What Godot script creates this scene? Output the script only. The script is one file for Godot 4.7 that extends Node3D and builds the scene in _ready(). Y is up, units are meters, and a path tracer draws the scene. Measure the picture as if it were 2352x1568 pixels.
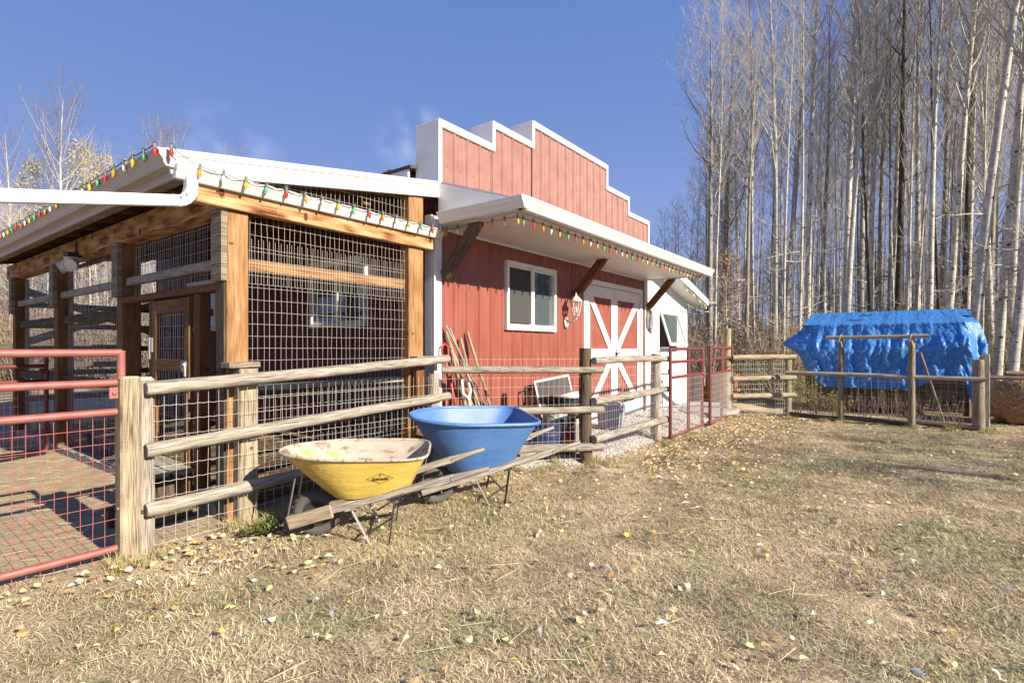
extends Node3D
# Red barn with a lean-to pen, corral fences, two wheelbarrows, a tarped trailer and an aspen wood.
# x runs along the barn front, z points out of it, y is up; the barn's front left corner is at the origin.

const YB := 0.15
const CLOUD_A := 0.44
const CLOUD_B := 0.73
var rng := RandomNumberGenerator.new()
var M := {}
var counts := {}

func _ready():
	rng.seed = 7
	var cam := Camera3D.new(); cam.name = "camera"; add_child(cam)
	cam.position = Vector3(-4.367, 1.4, 4.291)
	cam.basis = Basis.looking_at(Vector3(0.8003, 0, -0.5995), Vector3.UP)
	cam.set_frustum(0.05 * 1568.0 / 1226.6, Vector2(0, 0.05 * 15.5 / 1226.6), 0.05, 900.0)
	cam.current = true
	var env := Environment.new()
	env.background_mode = Environment.BG_SKY
	var sm := ProceduralSkyMaterial.new()
	sm.sky_top_color = Color(0.245, 0.355, 0.555); sm.sky_horizon_color = Color(0.49, 0.545, 0.69); sm.sky_curve = 0.22
	sm.ground_bottom_color = Color(0.34, 0.30, 0.23); sm.ground_horizon_color = Color(0.55, 0.55, 0.55)
	sm.sun_angle_max = 12.0
	sm.sky_cover = cloud_cover(); sm.sky_cover_modulate = Color(1, 1, 1, 1)
	sm.energy_multiplier = 1.0
	env.sky = Sky.new(); env.sky.sky_material = sm
	env.tonemap_mode = Environment.TONE_MAPPER_LINEAR
	env.tonemap_exposure = 2.1
	env.ssao_enabled = true; env.ssil_enabled = true; env.sdfgi_enabled = true
	var we := WorldEnvironment.new(); we.name = "world_environment"; we.environment = env; add_child(we)
	var sun := DirectionalLight3D.new(); sun.name = "sun"
	sun.light_energy = 1.6; sun.light_color = Color(1.0, 0.945, 0.86); sun.light_angular_distance = 0.5; sun.shadow_enabled = true
	sun.basis = Basis.looking_at(Vector3(0.03, -0.449, -0.893), Vector3.UP)
	add_child(sun)
	make_materials()
	make_ground()
	make_barn()
	make_annex()
	make_lean_to()
	make_fences()
	make_gates()
	make_wheelbarrows()
	make_lights()
	make_tarp()
	make_yard_things()
	make_trees()
	make_lawn()

# ------------------------------------------------------------------ helpers
func lin(r: float, g: float, b: float) -> Color: return Color(r, g, b).linear_to_srgb()
func rf(a: float, b: float) -> float: return rng.randf_range(a, b)
func sst(a: float, b: float, x: float) -> float:
	var t := clampf((x - a) / (b - a), 0.0, 1.0)
	return t * t * (3.0 - 2.0 * t)
func gh(x: float, z: float) -> float:
	var e := 0.1 + 0.95 * clampf(x, 0.0, 1.3)
	var k := sst(-3.3, -0.6, x) * (1.0 - sst(e - 0.4, e + 0.45, z)) * (1.0 - 0.45 * sst(6.0, 8.5, x)) + 0.03 * sst(2.0, 4.0, x) * (1.0 - sst(1.5, 3.0, z))
	return YB * k + 0.012 * sin(x * 1.7 + 1.0) * sin(z * 1.3) * sst(0.5, 2.5, absf(z)) * (1.0 - sst(9.0, 12.0, absf(x)))

class MB:
	var v := PackedVector3Array()
	var n := PackedVector3Array()
	var t := PackedVector2Array()
	var c := PackedColorArray()
	var col := Color.WHITE
	var use_c := false
	var loc := false
	func tri(a: Vector3, b: Vector3, d: Vector3, na: Vector3, nb: Vector3, nd: Vector3, ta: Vector2, tb: Vector2, td: Vector2):
		v.append(a); n.append(na); t.append(ta)
		if (b - a).cross(d - a).dot(na + nb + nd) > 0.0:
			v.append(d); v.append(b); n.append(nd); n.append(nb); t.append(td); t.append(tb)
		else:
			v.append(b); v.append(d); n.append(nb); n.append(nd); t.append(tb); t.append(td)
		if use_c: c.append(col); c.append(col); c.append(col)
	func quad(a: Vector3, b: Vector3, d: Vector3, e: Vector3, nn: Vector3, ta := Vector2(0, 0), tb := Vector2(1, 0), td := Vector2(1, 1), te := Vector2(0, 1)):
		tri(a, b, d, nn, nn, nn, ta, tb, td); tri(a, d, e, nn, nn, nn, ta, td, te)
	func box(xf: Transform3D, s: Vector3, bev := 0.004, uo := Vector2.ZERO):
		var h := s * 0.5
		bev = minf(bev, minf(h.x, minf(h.y, h.z)) * 0.5)
		var L := 0
		if s[1] > s[L]: L = 1
		if s[2] > s[L]: L = 2
		for ax in 3:
			var a1: int = (ax + 1) % 3
			var a2: int = (ax + 2) % 3
			for sg in [-1.0, 1.0]:
				var nn := Vector3.ZERO; nn[ax] = sg
				var p: Array[Vector3] = []
				var uv: Array[Vector2] = []
				for q in [[-1, -1], [1, -1], [1, 1], [-1, 1]]:
					var w := Vector3.ZERO
					w[ax] = h[ax] * sg; w[a1] = (h[a1] - bev) * q[0]; w[a2] = (h[a2] - bev) * q[1]
					p.append(xf * w)
					if ax == L: uv.append(uo + Vector2(w[a1], w[a2]))
					else:
						var o: int = a1 if a2 == L else a2
						uv.append(uo + Vector2(w[L], w[o] + 0.37 * ax + 0.13 * sg))
				var wn := (xf.basis * nn).normalized()
				tri(p[0], p[1], p[2], wn, wn, wn, uv[0], uv[1], uv[2]); tri(p[0], p[2], p[3], wn, wn, wn, uv[0], uv[2], uv[3])
		if bev <= 0.0: return
		for ax in 3:
			var a1: int = (ax + 1) % 3
			var a2: int = (ax + 2) % 3
			for s1 in [-1.0, 1.0]:
				for s2 in [-1.0, 1.0]:
					var p: Array[Vector3] = []
					for e in [-1.0, 1.0]:
						var w := Vector3.ZERO
						w[ax] = (h[ax] - bev) * e; w[a1] = h[a1] * s1; w[a2] = (h[a2] - bev) * s2; p.append(w)
						w[a1] = (h[a1] - bev) * s1; w[a2] = h[a2] * s2; p.append(w)
					var nn := Vector3.ZERO; nn[a1] = s1; nn[a2] = s2
					var wn := (xf.basis * nn).normalized()
					var u0 := uo + Vector2(p[0][L], 0.05)
					var u1 := uo + Vector2(p[2][L], 0.05)
					quad(xf * p[0], xf * p[1], xf * p[3], xf * p[2], wn, u0, u0, u1, u1)
		for sx in [-1.0, 1.0]:
			for sy in [-1.0, 1.0]:
				for sz in [-1.0, 1.0]:
					var sg := Vector3(sx, sy, sz)
					var wn := (xf.basis * sg).normalized()
					var q := (h - Vector3.ONE * bev) * sg
					tri(xf * (q + Vector3(bev * sx, 0, 0)), xf * (q + Vector3(0, bev * sy, 0)), xf * (q + Vector3(0, 0, bev * sz)), wn, wn, wn, uo, uo, uo)
	func bx(x0: float, x1: float, y0: float, y1: float, z0: float, z1: float, bev := 0.004):
		box(Transform3D(Basis(), Vector3((x0 + x1) / 2, (y0 + y1) / 2, (z0 + z1) / 2)), Vector3(x1 - x0, y1 - y0, z1 - z0), bev, Vector2(x0 * 3.1 + y0 * 1.7, z0 * 2.3 + y1))
	func bar(a: Vector3, b: Vector3, hy: float, wz: float, bev := 0.004, up := Vector3.UP):
		var x := (b - a).normalized()
		var z := x.cross(up).normalized()
		var y := z.cross(x).normalized()
		box(Transform3D(Basis(x, y, z), (a + b) / 2), Vector3((b - a).length(), hy, wz), bev, Vector2(a.x * 3.3 + a.y * 1.9, a.z * 2.7))
	func tube(p: PackedVector3Array, r: PackedFloat32Array, sides := 6, cap := true, bark := false, uo := Vector2.ZERO):
		var m := p.size()
		var rings: Array = []
		var norms: Array = []
		var d0 := (p[1] - p[0]).normalized()
		var s := d0.cross(Vector3.UP if absf(d0.y) < 0.9 else Vector3.RIGHT).normalized()
		var lens := PackedFloat32Array()
		var acc := 0.0
		for i in m:
			var d := (p[mini(i + 1, m - 1)] - p[maxi(i - 1, 0)]).normalized()
			s = (s - d * s.dot(d)).normalized()
			var b := d.cross(s)
			var ring := PackedVector3Array()
			var nr := PackedVector3Array()
			for k in sides:
				var a := TAU * k / sides
				var o := s * cos(a) + b * sin(a)
				ring.append(p[i] + o * r[i]); nr.append(o)
			rings.append(ring); norms.append(nr)
			if i > 0: acc += (p[i] - p[i - 1]).length()
			lens.append(acc)
		for i in m - 1:
			for k in sides:
				var k2 := (k + 1) % sides
				var t0: Vector2
				var t1: Vector2
				var t2: Vector2
				var t3: Vector2
				if bark:
					t0 = Vector2(float(k) / sides, lens[i] * 0.5); t1 = Vector2(float(k + 1) / sides, lens[i] * 0.5)
					t2 = Vector2(float(k + 1) / sides, lens[i + 1] * 0.5); t3 = Vector2(float(k) / sides, lens[i + 1] * 0.5)
				else:
					var c0 := TAU * r[0] * k / sides
					var c1 := TAU * r[0] * (k + 1) / sides
					t0 = Vector2(lens[i], c0); t1 = Vector2(lens[i], c1); t2 = Vector2(lens[i + 1], c1); t3 = Vector2(lens[i + 1], c0)
				t0 += uo; t1 += uo; t2 += uo; t3 += uo
				tri(rings[i][k], rings[i][k2], rings[i + 1][k2], norms[i][k], norms[i][k2], norms[i + 1][k2], t0, t1, t2)
				tri(rings[i][k], rings[i + 1][k2], rings[i + 1][k], norms[i][k], norms[i + 1][k2], norms[i + 1][k], t0, t2, t3)
		if cap:
			for e in [0, m - 1]:
				var nn: Vector3 = (p[0] - p[1]).normalized() if e == 0 else (p[m - 1] - p[m - 2]).normalized()
				for k in range(1, sides - 1):
					tri(rings[e][0], rings[e][k], rings[e][k + 1], nn, nn, nn, uo + Vector2(0, 0), uo + Vector2(r[e], 0), uo + Vector2(r[e], r[e]))
	func wire(a: Vector3, b: Vector3, r: float, sides := 4):
		tube(PackedVector3Array([a, b]), PackedFloat32Array([r, r]), sides, false)
	func rod(a: Vector3, b: Vector3, r: float, sides := 8, r2 := -1.0):
		tube(PackedVector3Array([a, b]), PackedFloat32Array([r, r if r2 < 0.0 else r2]), sides, true)
	func lathe(pr: Array, xf: Transform3D, sides := 12):
		for i in pr.size() - 1:
			var a: Vector2 = pr[i]
			var b: Vector2 = pr[i + 1]
			var sl := (b - a).normalized()
			var nn := Vector2(sl.y, -sl.x)
			for k in sides:
				var p: Array[Vector3] = []
				var q: Array[Vector3] = []
				for kk in [k, k + 1]:
					var an: float = TAU * kk / sides
					var cs := Vector3(cos(an), 0, sin(an))
					p.append(xf * (cs * a.x + Vector3(0, a.y, 0))); p.append(xf * (cs * b.x + Vector3(0, b.y, 0)))
					q.append((xf.basis * (cs * nn.x + Vector3(0, nn.y, 0))).normalized())
				var u0 := float(k) / sides
				var u1 := float(k + 1) / sides
				if a.x > 1e-6: tri(p[0], p[2], p[3], q[0], q[1], q[1], Vector2(u0, a.y), Vector2(u1, a.y), Vector2(u1, b.y))
				if b.x > 1e-6: tri(p[0], p[3], p[1], q[0], q[1], q[0], Vector2(u0, a.y), Vector2(u1, b.y), Vector2(u0, b.y))
	func extrude(poly: PackedVector2Array, depth: float, xf: Transform3D, closed := true):
		# poly in local x, y; extruded along local z from 0 to depth
		var m := poly.size()
		var area := 0.0
		for i in m: area += poly[i].cross(poly[(i + 1) % m])
		var sg := 1.0 if area > 0.0 else -1.0
		for i in (m if closed else m - 1):
			var a := poly[i]
			var b := poly[(i + 1) % m]
			var d := (b - a).normalized() * sg
			var nn := (xf.basis * Vector3(d.y, -d.x, 0)).normalized()
			quad(xf * Vector3(a.x, a.y, 0), xf * Vector3(b.x, b.y, 0), xf * Vector3(b.x, b.y, depth), xf * Vector3(a.x, a.y, depth), nn, Vector2(0, a.length()), Vector2(0, b.length()), Vector2(depth, b.length()), Vector2(depth, a.length()))
		if closed:
			var ids := Geometry2D.triangulate_polygon(poly)
			for e in [0.0, depth]:
				var nn := (xf.basis * Vector3(0, 0, 1.0 if e > 0.0 else -1.0)).normalized()
				for i in range(0, ids.size(), 3):
					var a := poly[ids[i]]
					var b := poly[ids[i + 1]]
					var d := poly[ids[i + 2]]
					tri(xf * Vector3(a.x, a.y, e), xf * Vector3(b.x, b.y, e), xf * Vector3(d.x, d.y, e), nn, nn, nn, a, b, d)
	func mesh(off := Vector3.ZERO) -> ArrayMesh:
		var arr := []
		arr.resize(Mesh.ARRAY_MAX)
		arr[Mesh.ARRAY_VERTEX] = v if loc or off == Vector3.ZERO else Transform3D(Basis(), -off) * v
		arr[Mesh.ARRAY_NORMAL] = n
		arr[Mesh.ARRAY_TEX_UV] = t
		if use_c: arr[Mesh.ARRAY_COLOR] = c
		var am := ArrayMesh.new()
		am.add_surface_from_arrays(Mesh.PRIMITIVE_TRIANGLES, arr)
		return am

func mb(local := false) -> MB:
	var m := MB.new()
	m.loc = local
	return m

func numbered(parent: Node, called: String) -> String:
	var key := str(parent.get_instance_id()) + called
	var k: int = counts.get(key, 0)
	counts[key] = k + 1
	return called if k == 0 else "%s_%03d" % [called, k]

func base_of(node: Node) -> Vector3:
	var p := Vector3.ZERO
	var o := node
	while o != self and o is Node3D:
		p += (o as Node3D).position
		o = o.get_parent()
	return p

func tag(o: Node, label: String, cat: String, group := "") -> Node:
	if label: o.set_meta("label", label)
	if cat: o.set_meta("category", cat)
	if group: o.set_meta("group", group)
	return o

func thing(called: String, label: String, cat: String, at := Vector3.ZERO, yaw := 0.0, group := "") -> Node3D:
	var o := Node3D.new()
	o.name = numbered(self, called)
	add_child(o, true)
	o.position = at; o.rotation.y = yaw
	tag(o, label, cat, group)
	return o

func part(parent: Node, called: String, shape, mat: Material, label := "", kind := "") -> MeshInstance3D:
	var o := MeshInstance3D.new()
	o.name = numbered(parent, called)
	if shape is MB: o.mesh = (shape as MB).mesh(base_of(parent))
	else: o.mesh = shape
	o.material_override = mat
	parent.add_child(o, true)
	if label: o.set_meta("label", label)
	if kind: o.set_meta("kind", kind)
	return o

func solo(called: String, shape: MB, mat: Material, label: String, cat: String, group := "", at := Vector3.ZERO) -> MeshInstance3D:
	var o := MeshInstance3D.new()
	o.name = numbered(self, called)
	o.mesh = shape.mesh(at)
	o.material_override = mat
	add_child(o, true)
	o.position = at
	tag(o, label, cat, group)
	return o

func struct(called: String, shape, mat: Material, kind := "structure") -> MeshInstance3D:
	var o := MeshInstance3D.new()
	o.name = numbered(self, called)
	o.mesh = (shape as MB).mesh() if shape is MB else shape
	o.material_override = mat
	add_child(o, true)
	o.set_meta("kind", kind)
	return o

func scatter(called: String, mesh: Mesh, mat: Material, xfs: Array, cols: Array, label := "", cat := "", kind := "stuff"):
	var mm := MultiMesh.new()
	mm.transform_format = MultiMesh.TRANSFORM_3D
	mm.use_colors = cols.size() > 0
	mm.mesh = mesh
	mm.instance_count = xfs.size()
	for i in xfs.size():
		mm.set_instance_transform(i, xfs[i])
		if cols.size() > 0: mm.set_instance_color(i, cols[i])
	var o := MultiMeshInstance3D.new()
	o.name = numbered(self, called)
	o.multimesh = mm
	o.material_override = mat
	add_child(o, true)
	o.set_meta("kind", kind)
	tag(o, label, cat)

func copy(o: Node3D, called: String, label: String, group := "") -> Node3D:
	var r := o.duplicate() as Node3D
	r.name = numbered(self, called)
	add_child(r, true)
	tag(r, label, "", group)
	return r

# ------------------------------------------------------------------ textures and materials
func nz(seed_: int, w: int, h: int, fu: int, fv: int, oct := 3, type := FastNoiseLite.TYPE_SIMPLEX_SMOOTH) -> PackedByteArray:
	# noise with fu cells across and fv cells down, stretched to w x h
	var f := FastNoiseLite.new()
	f.seed = seed_; f.noise_type = type; f.frequency = 0.125
	f.fractal_type = FastNoiseLite.FRACTAL_FBM if oct > 1 else FastNoiseLite.FRACTAL_NONE
	f.fractal_octaves = oct
	var a := mini(fu * 8, w)
	var b := mini(fv * 8, h)
	if fu * 8 > w or fv * 8 > h: f.frequency = maxf(float(fu) / a, float(fv) / b)
	var im := f.get_seamless_image(a, b, false, false, 0.15, true)
	im.convert(Image.FORMAT_L8)
	if a != w or b != h: im.resize(w, h, Image.INTERPOLATE_CUBIC)
	return im.get_data()

func weave(w: int, h: int, parts: Array, stops: Array, gain := 1.0, spots: Array = []) -> Array:
	# parts: [seed, fu, fv, octaves, weight]; stops: [[t, linear colour], ...] -> [albedo texture, height image]
	var layers: Array = []
	var ws := PackedFloat32Array()
	for p in parts:
		layers.append(nz(p[0], w, h, p[1], p[2], p[3]))
		ws.append(p[4] / 255.0)
	var val := PackedFloat32Array(); val.resize(w * h)
	for k in layers.size():
		var L: PackedByteArray = layers[k]
		var g := ws[k]
		for i in w * h: val[i] += (L[i] - 127.5) * g
	for s in spots:   # [u, v, ru, rv, depth]
		var cx: int = int(s[0] * w)
		var cy: int = int(s[1] * h)
		var rx: int = maxi(2, int(s[2] * w))
		var ry: int = maxi(2, int(s[3] * h))
		for dy in range(-ry, ry + 1):
			for dx in range(-rx, rx + 1):
				var q := sqrt(pow(float(dx) / rx, 2) + pow(float(dy) / ry, 2))
				if q < 1.0:
					var i: int = posmod(cy + dy, h) * w + posmod(cx + dx, w)
					val[i] = lerpf(val[i], s[4] + 0.15 * sin(q * 12.0), smoothstep(1.0, 0.45, q))
	var gr := Gradient.new()
	gr.offsets = PackedFloat32Array(); gr.colors = PackedColorArray()
	var off := PackedFloat32Array()
	var cl := PackedColorArray()
	for s in stops: off.append(s[0]); cl.append(s[1])
	gr.offsets = off; gr.colors = cl
	var lut := PackedByteArray()
	for i in 256:
		var q := gr.sample(i / 255.0).linear_to_srgb()
		lut.append(int(clampf(q.r, 0, 1) * 255)); lut.append(int(clampf(q.g, 0, 1) * 255)); lut.append(int(clampf(q.b, 0, 1) * 255))
	var out := PackedByteArray(); out.resize(w * h * 3)
	var hh := PackedByteArray(); hh.resize(w * h)
	for i in w * h:
		var q: int = clampi(int((0.5 + val[i] * gain) * 255.0), 0, 255)
		hh[i] = q
		out[i * 3] = lut[q * 3]; out[i * 3 + 1] = lut[q * 3 + 1]; out[i * 3 + 2] = lut[q * 3 + 2]
	var im := Image.create_from_data(w, h, false, Image.FORMAT_RGB8, out)
	var hi := Image.create_from_data(w, h, false, Image.FORMAT_L8, hh)
	return [ImageTexture.create_from_image(im), hi]

func mat(c: Color, rough := 0.7, metal := 0.0, spec := 0.5) -> StandardMaterial3D:
	var m := StandardMaterial3D.new()
	m.albedo_color = c; m.roughness = rough; m.metallic = metal; m.metallic_specular = spec
	return m

func tmat(pair: Array, rough := 0.8, uv := Vector3.ONE, bump := 0.0, spec := 0.3, tint := Color.WHITE, tri := 0) -> StandardMaterial3D:
	var m := mat(tint, rough, 0.0, spec)
	m.albedo_texture = pair[0]
	m.uv1_scale = uv
	if bump > 0.0:
		var im: Image = pair[1].duplicate()
		im.bump_map_to_normal_map(bump)
		m.normal_enabled = true
		m.normal_texture = ImageTexture.create_from_image(im)
	if tri > 0:
		m.uv1_triplanar = true
		m.uv1_world_triplanar = tri == 2
	return m

func cloud_cover() -> Texture2D:
	var f := FastNoiseLite.new()
	f.seed = 11; f.frequency = 0.05; f.fractal_octaves = 5; f.fractal_gain = 0.55
	var w := 1024
	var h := 512
	var im := f.get_seamless_image(w, h, false, false, 0.12, true)
	im.convert(Image.FORMAT_L8)
	var d := im.get_data()
	var g := FastNoiseLite.new()
	g.seed = 5; g.frequency = 0.01; g.fractal_octaves = 2
	var im2 := g.get_seamless_image(w, h, false, false, 0.12, true)
	im2.convert(Image.FORMAT_L8)
	var e := im2.get_data()
	var out := PackedByteArray(); out.resize(w * h * 4)
	for i in w * h:
		var x := fposmod((i % w + 0.5) / w * TAU + PI, TAU) - PI
		var y := PI / 2 - (i / w + 0.5) / h * PI
		var a := 0.0
		for s in [[CLOUD_A, 0.325, 0.05, 0.035], [CLOUD_B, 0.36, 0.035, 0.028], [CLOUD_B + 0.02, 0.40, 0.03, 0.015], [2.6, 0.4, 0.06, 0.04], [-2.4, 0.35, 0.05, 0.03]]:
			a += exp(-pow((x - s[0]) / s[2], 2.0) - pow((y - s[1]) / s[3], 2.0))
		a = clampf(a, 0, 1) * sst(0.35, 0.8, d[i] / 255.0) + 0.0 * e[i]
		out[i * 4] = 255; out[i * 4 + 1] = 255; out[i * 4 + 2] = 255; out[i * 4 + 3] = int(a * 40.0)
	return ImageTexture.create_from_image(Image.create_from_data(w, h, false, Image.FORMAT_RGBA8, out))

func c3(r: float, g: float, b: float) -> Color: return Color(r, g, b)

func make_materials():
	var grey := weave(512, 256, [[1, 3, 60, 3, 0.75], [2, 4, 24, 2, 0.4], [3, 40, 60, 2, 0.2], [4, 2, 3, 2, 0.3]],
		[[0.0, c3(0.035, 0.03, 0.025)], [0.25, c3(0.15, 0.133, 0.11)], [0.5, c3(0.30, 0.272, 0.23)], [0.75, c3(0.40, 0.368, 0.315)], [1.0, c3(0.48, 0.45, 0.395)]], 1.0,
		[[0.2, 0.3, 0.018, 0.05, -0.38], [0.7, 0.72, 0.014, 0.04, -0.36]])
	M.grey = tmat(grey, 0.85, Vector3(0.8, 2.5, 1), 3.5, 0.2)
	M.pale = tmat(grey, 0.8, Vector3(0.8, 2.5, 1), 1.6, 0.2, Color(1.0, 0.965, 0.89))
	M.dark_grey = tmat(grey, 0.9, Vector3(0.8, 2.5, 1), 2.2, 0.2, lin(0.36, 0.31, 0.26))
	M.soft_grey = tmat(grey, 0.85, Vector3(0.8, 2.5, 1), 2.0, 0.2, lin(0.75, 0.7, 0.62))
	var cedar := weave(512, 256, [[11, 3, 50, 3, 0.5], [12, 2, 12, 2, 0.35], [13, 60, 80, 2, 0.18], [14, 3, 3, 2, 0.3]],
		[[0.0, c3(0.07, 0.026, 0.009)], [0.3, c3(0.19, 0.092, 0.034)], [0.55, c3(0.30, 0.165, 0.072)], [0.8, c3(0.40, 0.25, 0.125)], [1.0, c3(0.47, 0.33, 0.19)]], 0.9,
		[[0.3, 0.4, 0.016, 0.06, -0.42], [0.78, 0.8, 0.02, 0.05, -0.4], [0.55, 0.15, 0.012, 0.035, -0.3]])
	M.cedar = tmat(cedar, 0.65, Vector3(0.9, 2.2, 1), 1.4, 0.35)
	M.cedar_dark = tmat(cedar, 0.75, Vector3(0.9, 2.2, 1), 1.4, 0.3, lin(0.48, 0.4, 0.34))
	M.cedar_brown = tmat(cedar, 0.75, Vector3(0.9, 2.2, 1), 1.6, 0.3, lin(0.62, 0.58, 0.55))
	M.beam = tmat(weave(512, 256, [[21, 3, 40, 3, 0.4], [22, 5, 4, 3, 0.75], [23, 40, 60, 2, 0.2]],
		[[0.0, c3(0.04, 0.014, 0.006)], [0.22, c3(0.14, 0.042, 0.014)], [0.4, c3(0.28, 0.145, 0.06)], [0.65, c3(0.42, 0.285, 0.145)], [1.0, c3(0.47, 0.38, 0.26)]], 1.0,
		[[0.12, 0.5, 0.012, 0.12, -0.4], [0.42, 0.3, 0.02, 0.1, -0.44], [0.8, 0.6, 0.014, 0.12, -0.4]]), 0.7, Vector3(0.45, 2.2, 1), 1.4, 0.3)
	var sheet := weave(256, 256, [[31, 60, 1, 2, 0.32], [32, 3, 3, 3, 0.35], [33, 60, 60, 2, 0.1]],
		[[0.0, c3(0.165, 0.034, 0.024)], [0.5, c3(0.245, 0.072, 0.05)], [0.8, c3(0.275, 0.10, 0.075)], [1.0, c3(0.31, 0.14, 0.11)]])
	# mud splashed up the foot of the wall and pale runs under the screws
	var sheet_im: Image = (sheet[0] as ImageTexture).get_image()
	var mud := nz(37, 256, 256, 30, 8, 3)
	var runs := nz(38, 256, 256, 90, 2, 2)
	for y in 256:
		for x in 256:
			var i := y * 256 + x
			var w := sst(0.83, 1.0, y / 255.0 + (mud[i] - 127) / 700.0) * 0.75
			var r := sst(0.66, 0.95, runs[i] / 255.0) * 0.2
			if w + r < 0.01: continue
			var c := sheet_im.get_pixel(x, y)
			sheet_im.set_pixel(x, y, c.lerp(Color(0.66, 0.56, 0.5), r).lerp(Color(0.52, 0.42, 0.36), w))
	var wall_tex := ImageTexture.create_from_image(sheet_im)
	M.red = tmat([wall_tex, null], 0.36, Vector3(1, 1.0 / 2.8, 1), 0.0, 0.55)
	var faded := weave(256, 256, [[34, 60, 1, 2, 0.38], [35, 3, 3, 3, 0.3], [36, 60, 60, 2, 0.1]],
		[[0.0, c3(0.185, 0.072, 0.06)], [0.5, c3(0.27, 0.14, 0.12)], [0.8, c3(0.31, 0.18, 0.16)], [1.0, c3(0.34, 0.215, 0.19)]])
	M.red_faded = tmat(faded, 0.38, Vector3(1, 1, 1), 0.0, 0.5)
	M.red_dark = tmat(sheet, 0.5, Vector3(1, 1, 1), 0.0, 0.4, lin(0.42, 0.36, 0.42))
	M.door_red = tmat(sheet, 0.55, Vector3(1, 1, 1), 0.0, 0.4, Color(0.98, 0.98, 1.0))
	var wh := weave(256, 256, [[41, 3, 3, 3, 0.4], [42, 30, 4, 2, 0.25]],
		[[0.0, c3(0.56, 0.56, 0.55)], [0.5, c3(0.68, 0.68, 0.675)], [1.0, c3(0.76, 0.76, 0.755)]])
	M.white = tmat(wh, 0.5, Vector3(0.8, 0.8, 1), 0.0, 0.4)
	M.white_metal = tmat(wh, 0.35, Vector3(0.5, 0.5, 1), 0.0, 0.5)
	M.soffit = mat(lin(0.62, 0.59, 0.56), 0.5)
	M.grey_metal = mat(lin(0.42, 0.42, 0.43), 0.4, 0.3)
	M.gutter_grey = tmat(wh, 0.4, Vector3(0.6, 0.6, 1), 0.0, 0.5, lin(0.62, 0.58, 0.54))
	M.zinc = mat(lin(0.62, 0.6, 0.58), 0.42, 0.55)
	M.wire = mat(lin(0.55, 0.52, 0.48), 0.45, 0.2)
	M.black = mat(lin(0.02, 0.02, 0.022), 0.55)
	M.iron = mat(lin(0.05, 0.047, 0.045), 0.55, 0.4)
	M.dark_roof = mat(lin(0.06, 0.055, 0.05), 0.9)
	M.under_roof = mat(lin(0.05, 0.035, 0.024), 0.9)
	var gp := weave(256, 256, [[51, 6, 6, 4, 0.5], [52, 40, 40, 2, 0.2]],
		[[0.0, c3(0.17, 0.042, 0.036)], [0.3, c3(0.25, 0.08, 0.07)], [0.7, c3(0.30, 0.108, 0.094)], [1.0, c3(0.38, 0.22, 0.20)]])
	M.gate = tmat(gp, 0.45, Vector3(1, 2, 1), 0.0, 0.5)
	M.gate_dark = tmat(gp, 0.5, Vector3(1, 2, 1), 0.0, 0.5, lin(0.55, 0.36, 0.4))
	M.gate_wire = mat(lin(0.42, 0.13, 0.11), 0.5)
	M.glass = mat(Color(0.6, 0.68, 0.7, 0.12), 0.03, 0.0, 0.9)
	M.glass.transparency = BaseMaterial3D.TRANSPARENCY_ALPHA
	M.screen = mat(Color(0.30, 0.30, 0.30, 0.62), 0.9)
	M.screen.transparency = BaseMaterial3D.TRANSPARENCY_ALPHA
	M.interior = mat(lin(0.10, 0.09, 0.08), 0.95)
	M.tire = mat(lin(0.085, 0.08, 0.078), 0.85)
	M.rubber = mat(lin(0.03, 0.03, 0.03), 0.8)
	M.blue_tub = tmat(weave(256, 256, [[61, 4, 4, 3, 0.45], [62, 60, 5, 3, 0.5]],
		[[0.0, c3(0.045, 0.125, 0.33)], [0.5, c3(0.068, 0.165, 0.40)], [0.8, c3(0.09, 0.19, 0.42)], [1.0, c3(0.2, 0.29, 0.46)]]), 0.42, Vector3(2, 2, 1), 0.0, 0.5)
	var chips: Array = []
	for i in 130: chips.append([0.25 + 0.5 * rng.randf() * rng.randf() + 0.2 * rng.randf(), rng.randf() * 0.95, rf(0.002, 0.006), rf(0.003, 0.012), rf(-0.5, -0.36)])
	M.yellow = tmat(weave(512, 256, [[71, 12, 6, 4, 0.55], [72, 50, 30, 2, 0.3], [73, 3, 2, 2, 0.25]],
		[[0.0, c3(0.10, 0.055, 0.02)], [0.1, c3(0.30, 0.17, 0.04)], [0.17, c3(0.48, 0.33, 0.06)], [0.6, c3(0.54, 0.405, 0.095)], [0.9, c3(0.58, 0.46, 0.15)], [1.0, c3(0.58, 0.49, 0.24)]], 0.9, chips), 0.5, Vector3(1, 2, 1), 2.0, 0.4)
	M.peeled = tmat(weave(512, 512, [[81, 9, 6, 5, 1.0], [82, 40, 40, 3, 0.35], [83, 3, 2, 2, 0.5]],
		[[0.0, c3(0.16, 0.12, 0.09)], [0.26, c3(0.30, 0.24, 0.19)], [0.36, c3(0.40, 0.35, 0.30)], [0.42, c3(0.37, 0.33, 0.28)], [0.70, c3(0.43, 0.39, 0.33)], [0.735, c3(0.48, 0.37, 0.10)], [0.9, c3(0.5, 0.40, 0.13)], [1.0, c3(0.46, 0.41, 0.3)]], 1.0), 0.8, Vector3(2, 1, 1), 1.6, 0.25)
	M.tarp = tmat(weave(512, 512, [[91, 10, 14, 4, 0.8], [92, 40, 40, 3, 0.35]],
		[[0.0, c3(0.018, 0.11, 0.36)], [0.5, c3(0.04, 0.175, 0.47)], [1.0, c3(0.09, 0.255, 0.55)]], 0.8), 0.45, Vector3(1, 1, 1), 3.0, 0.4)
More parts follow.
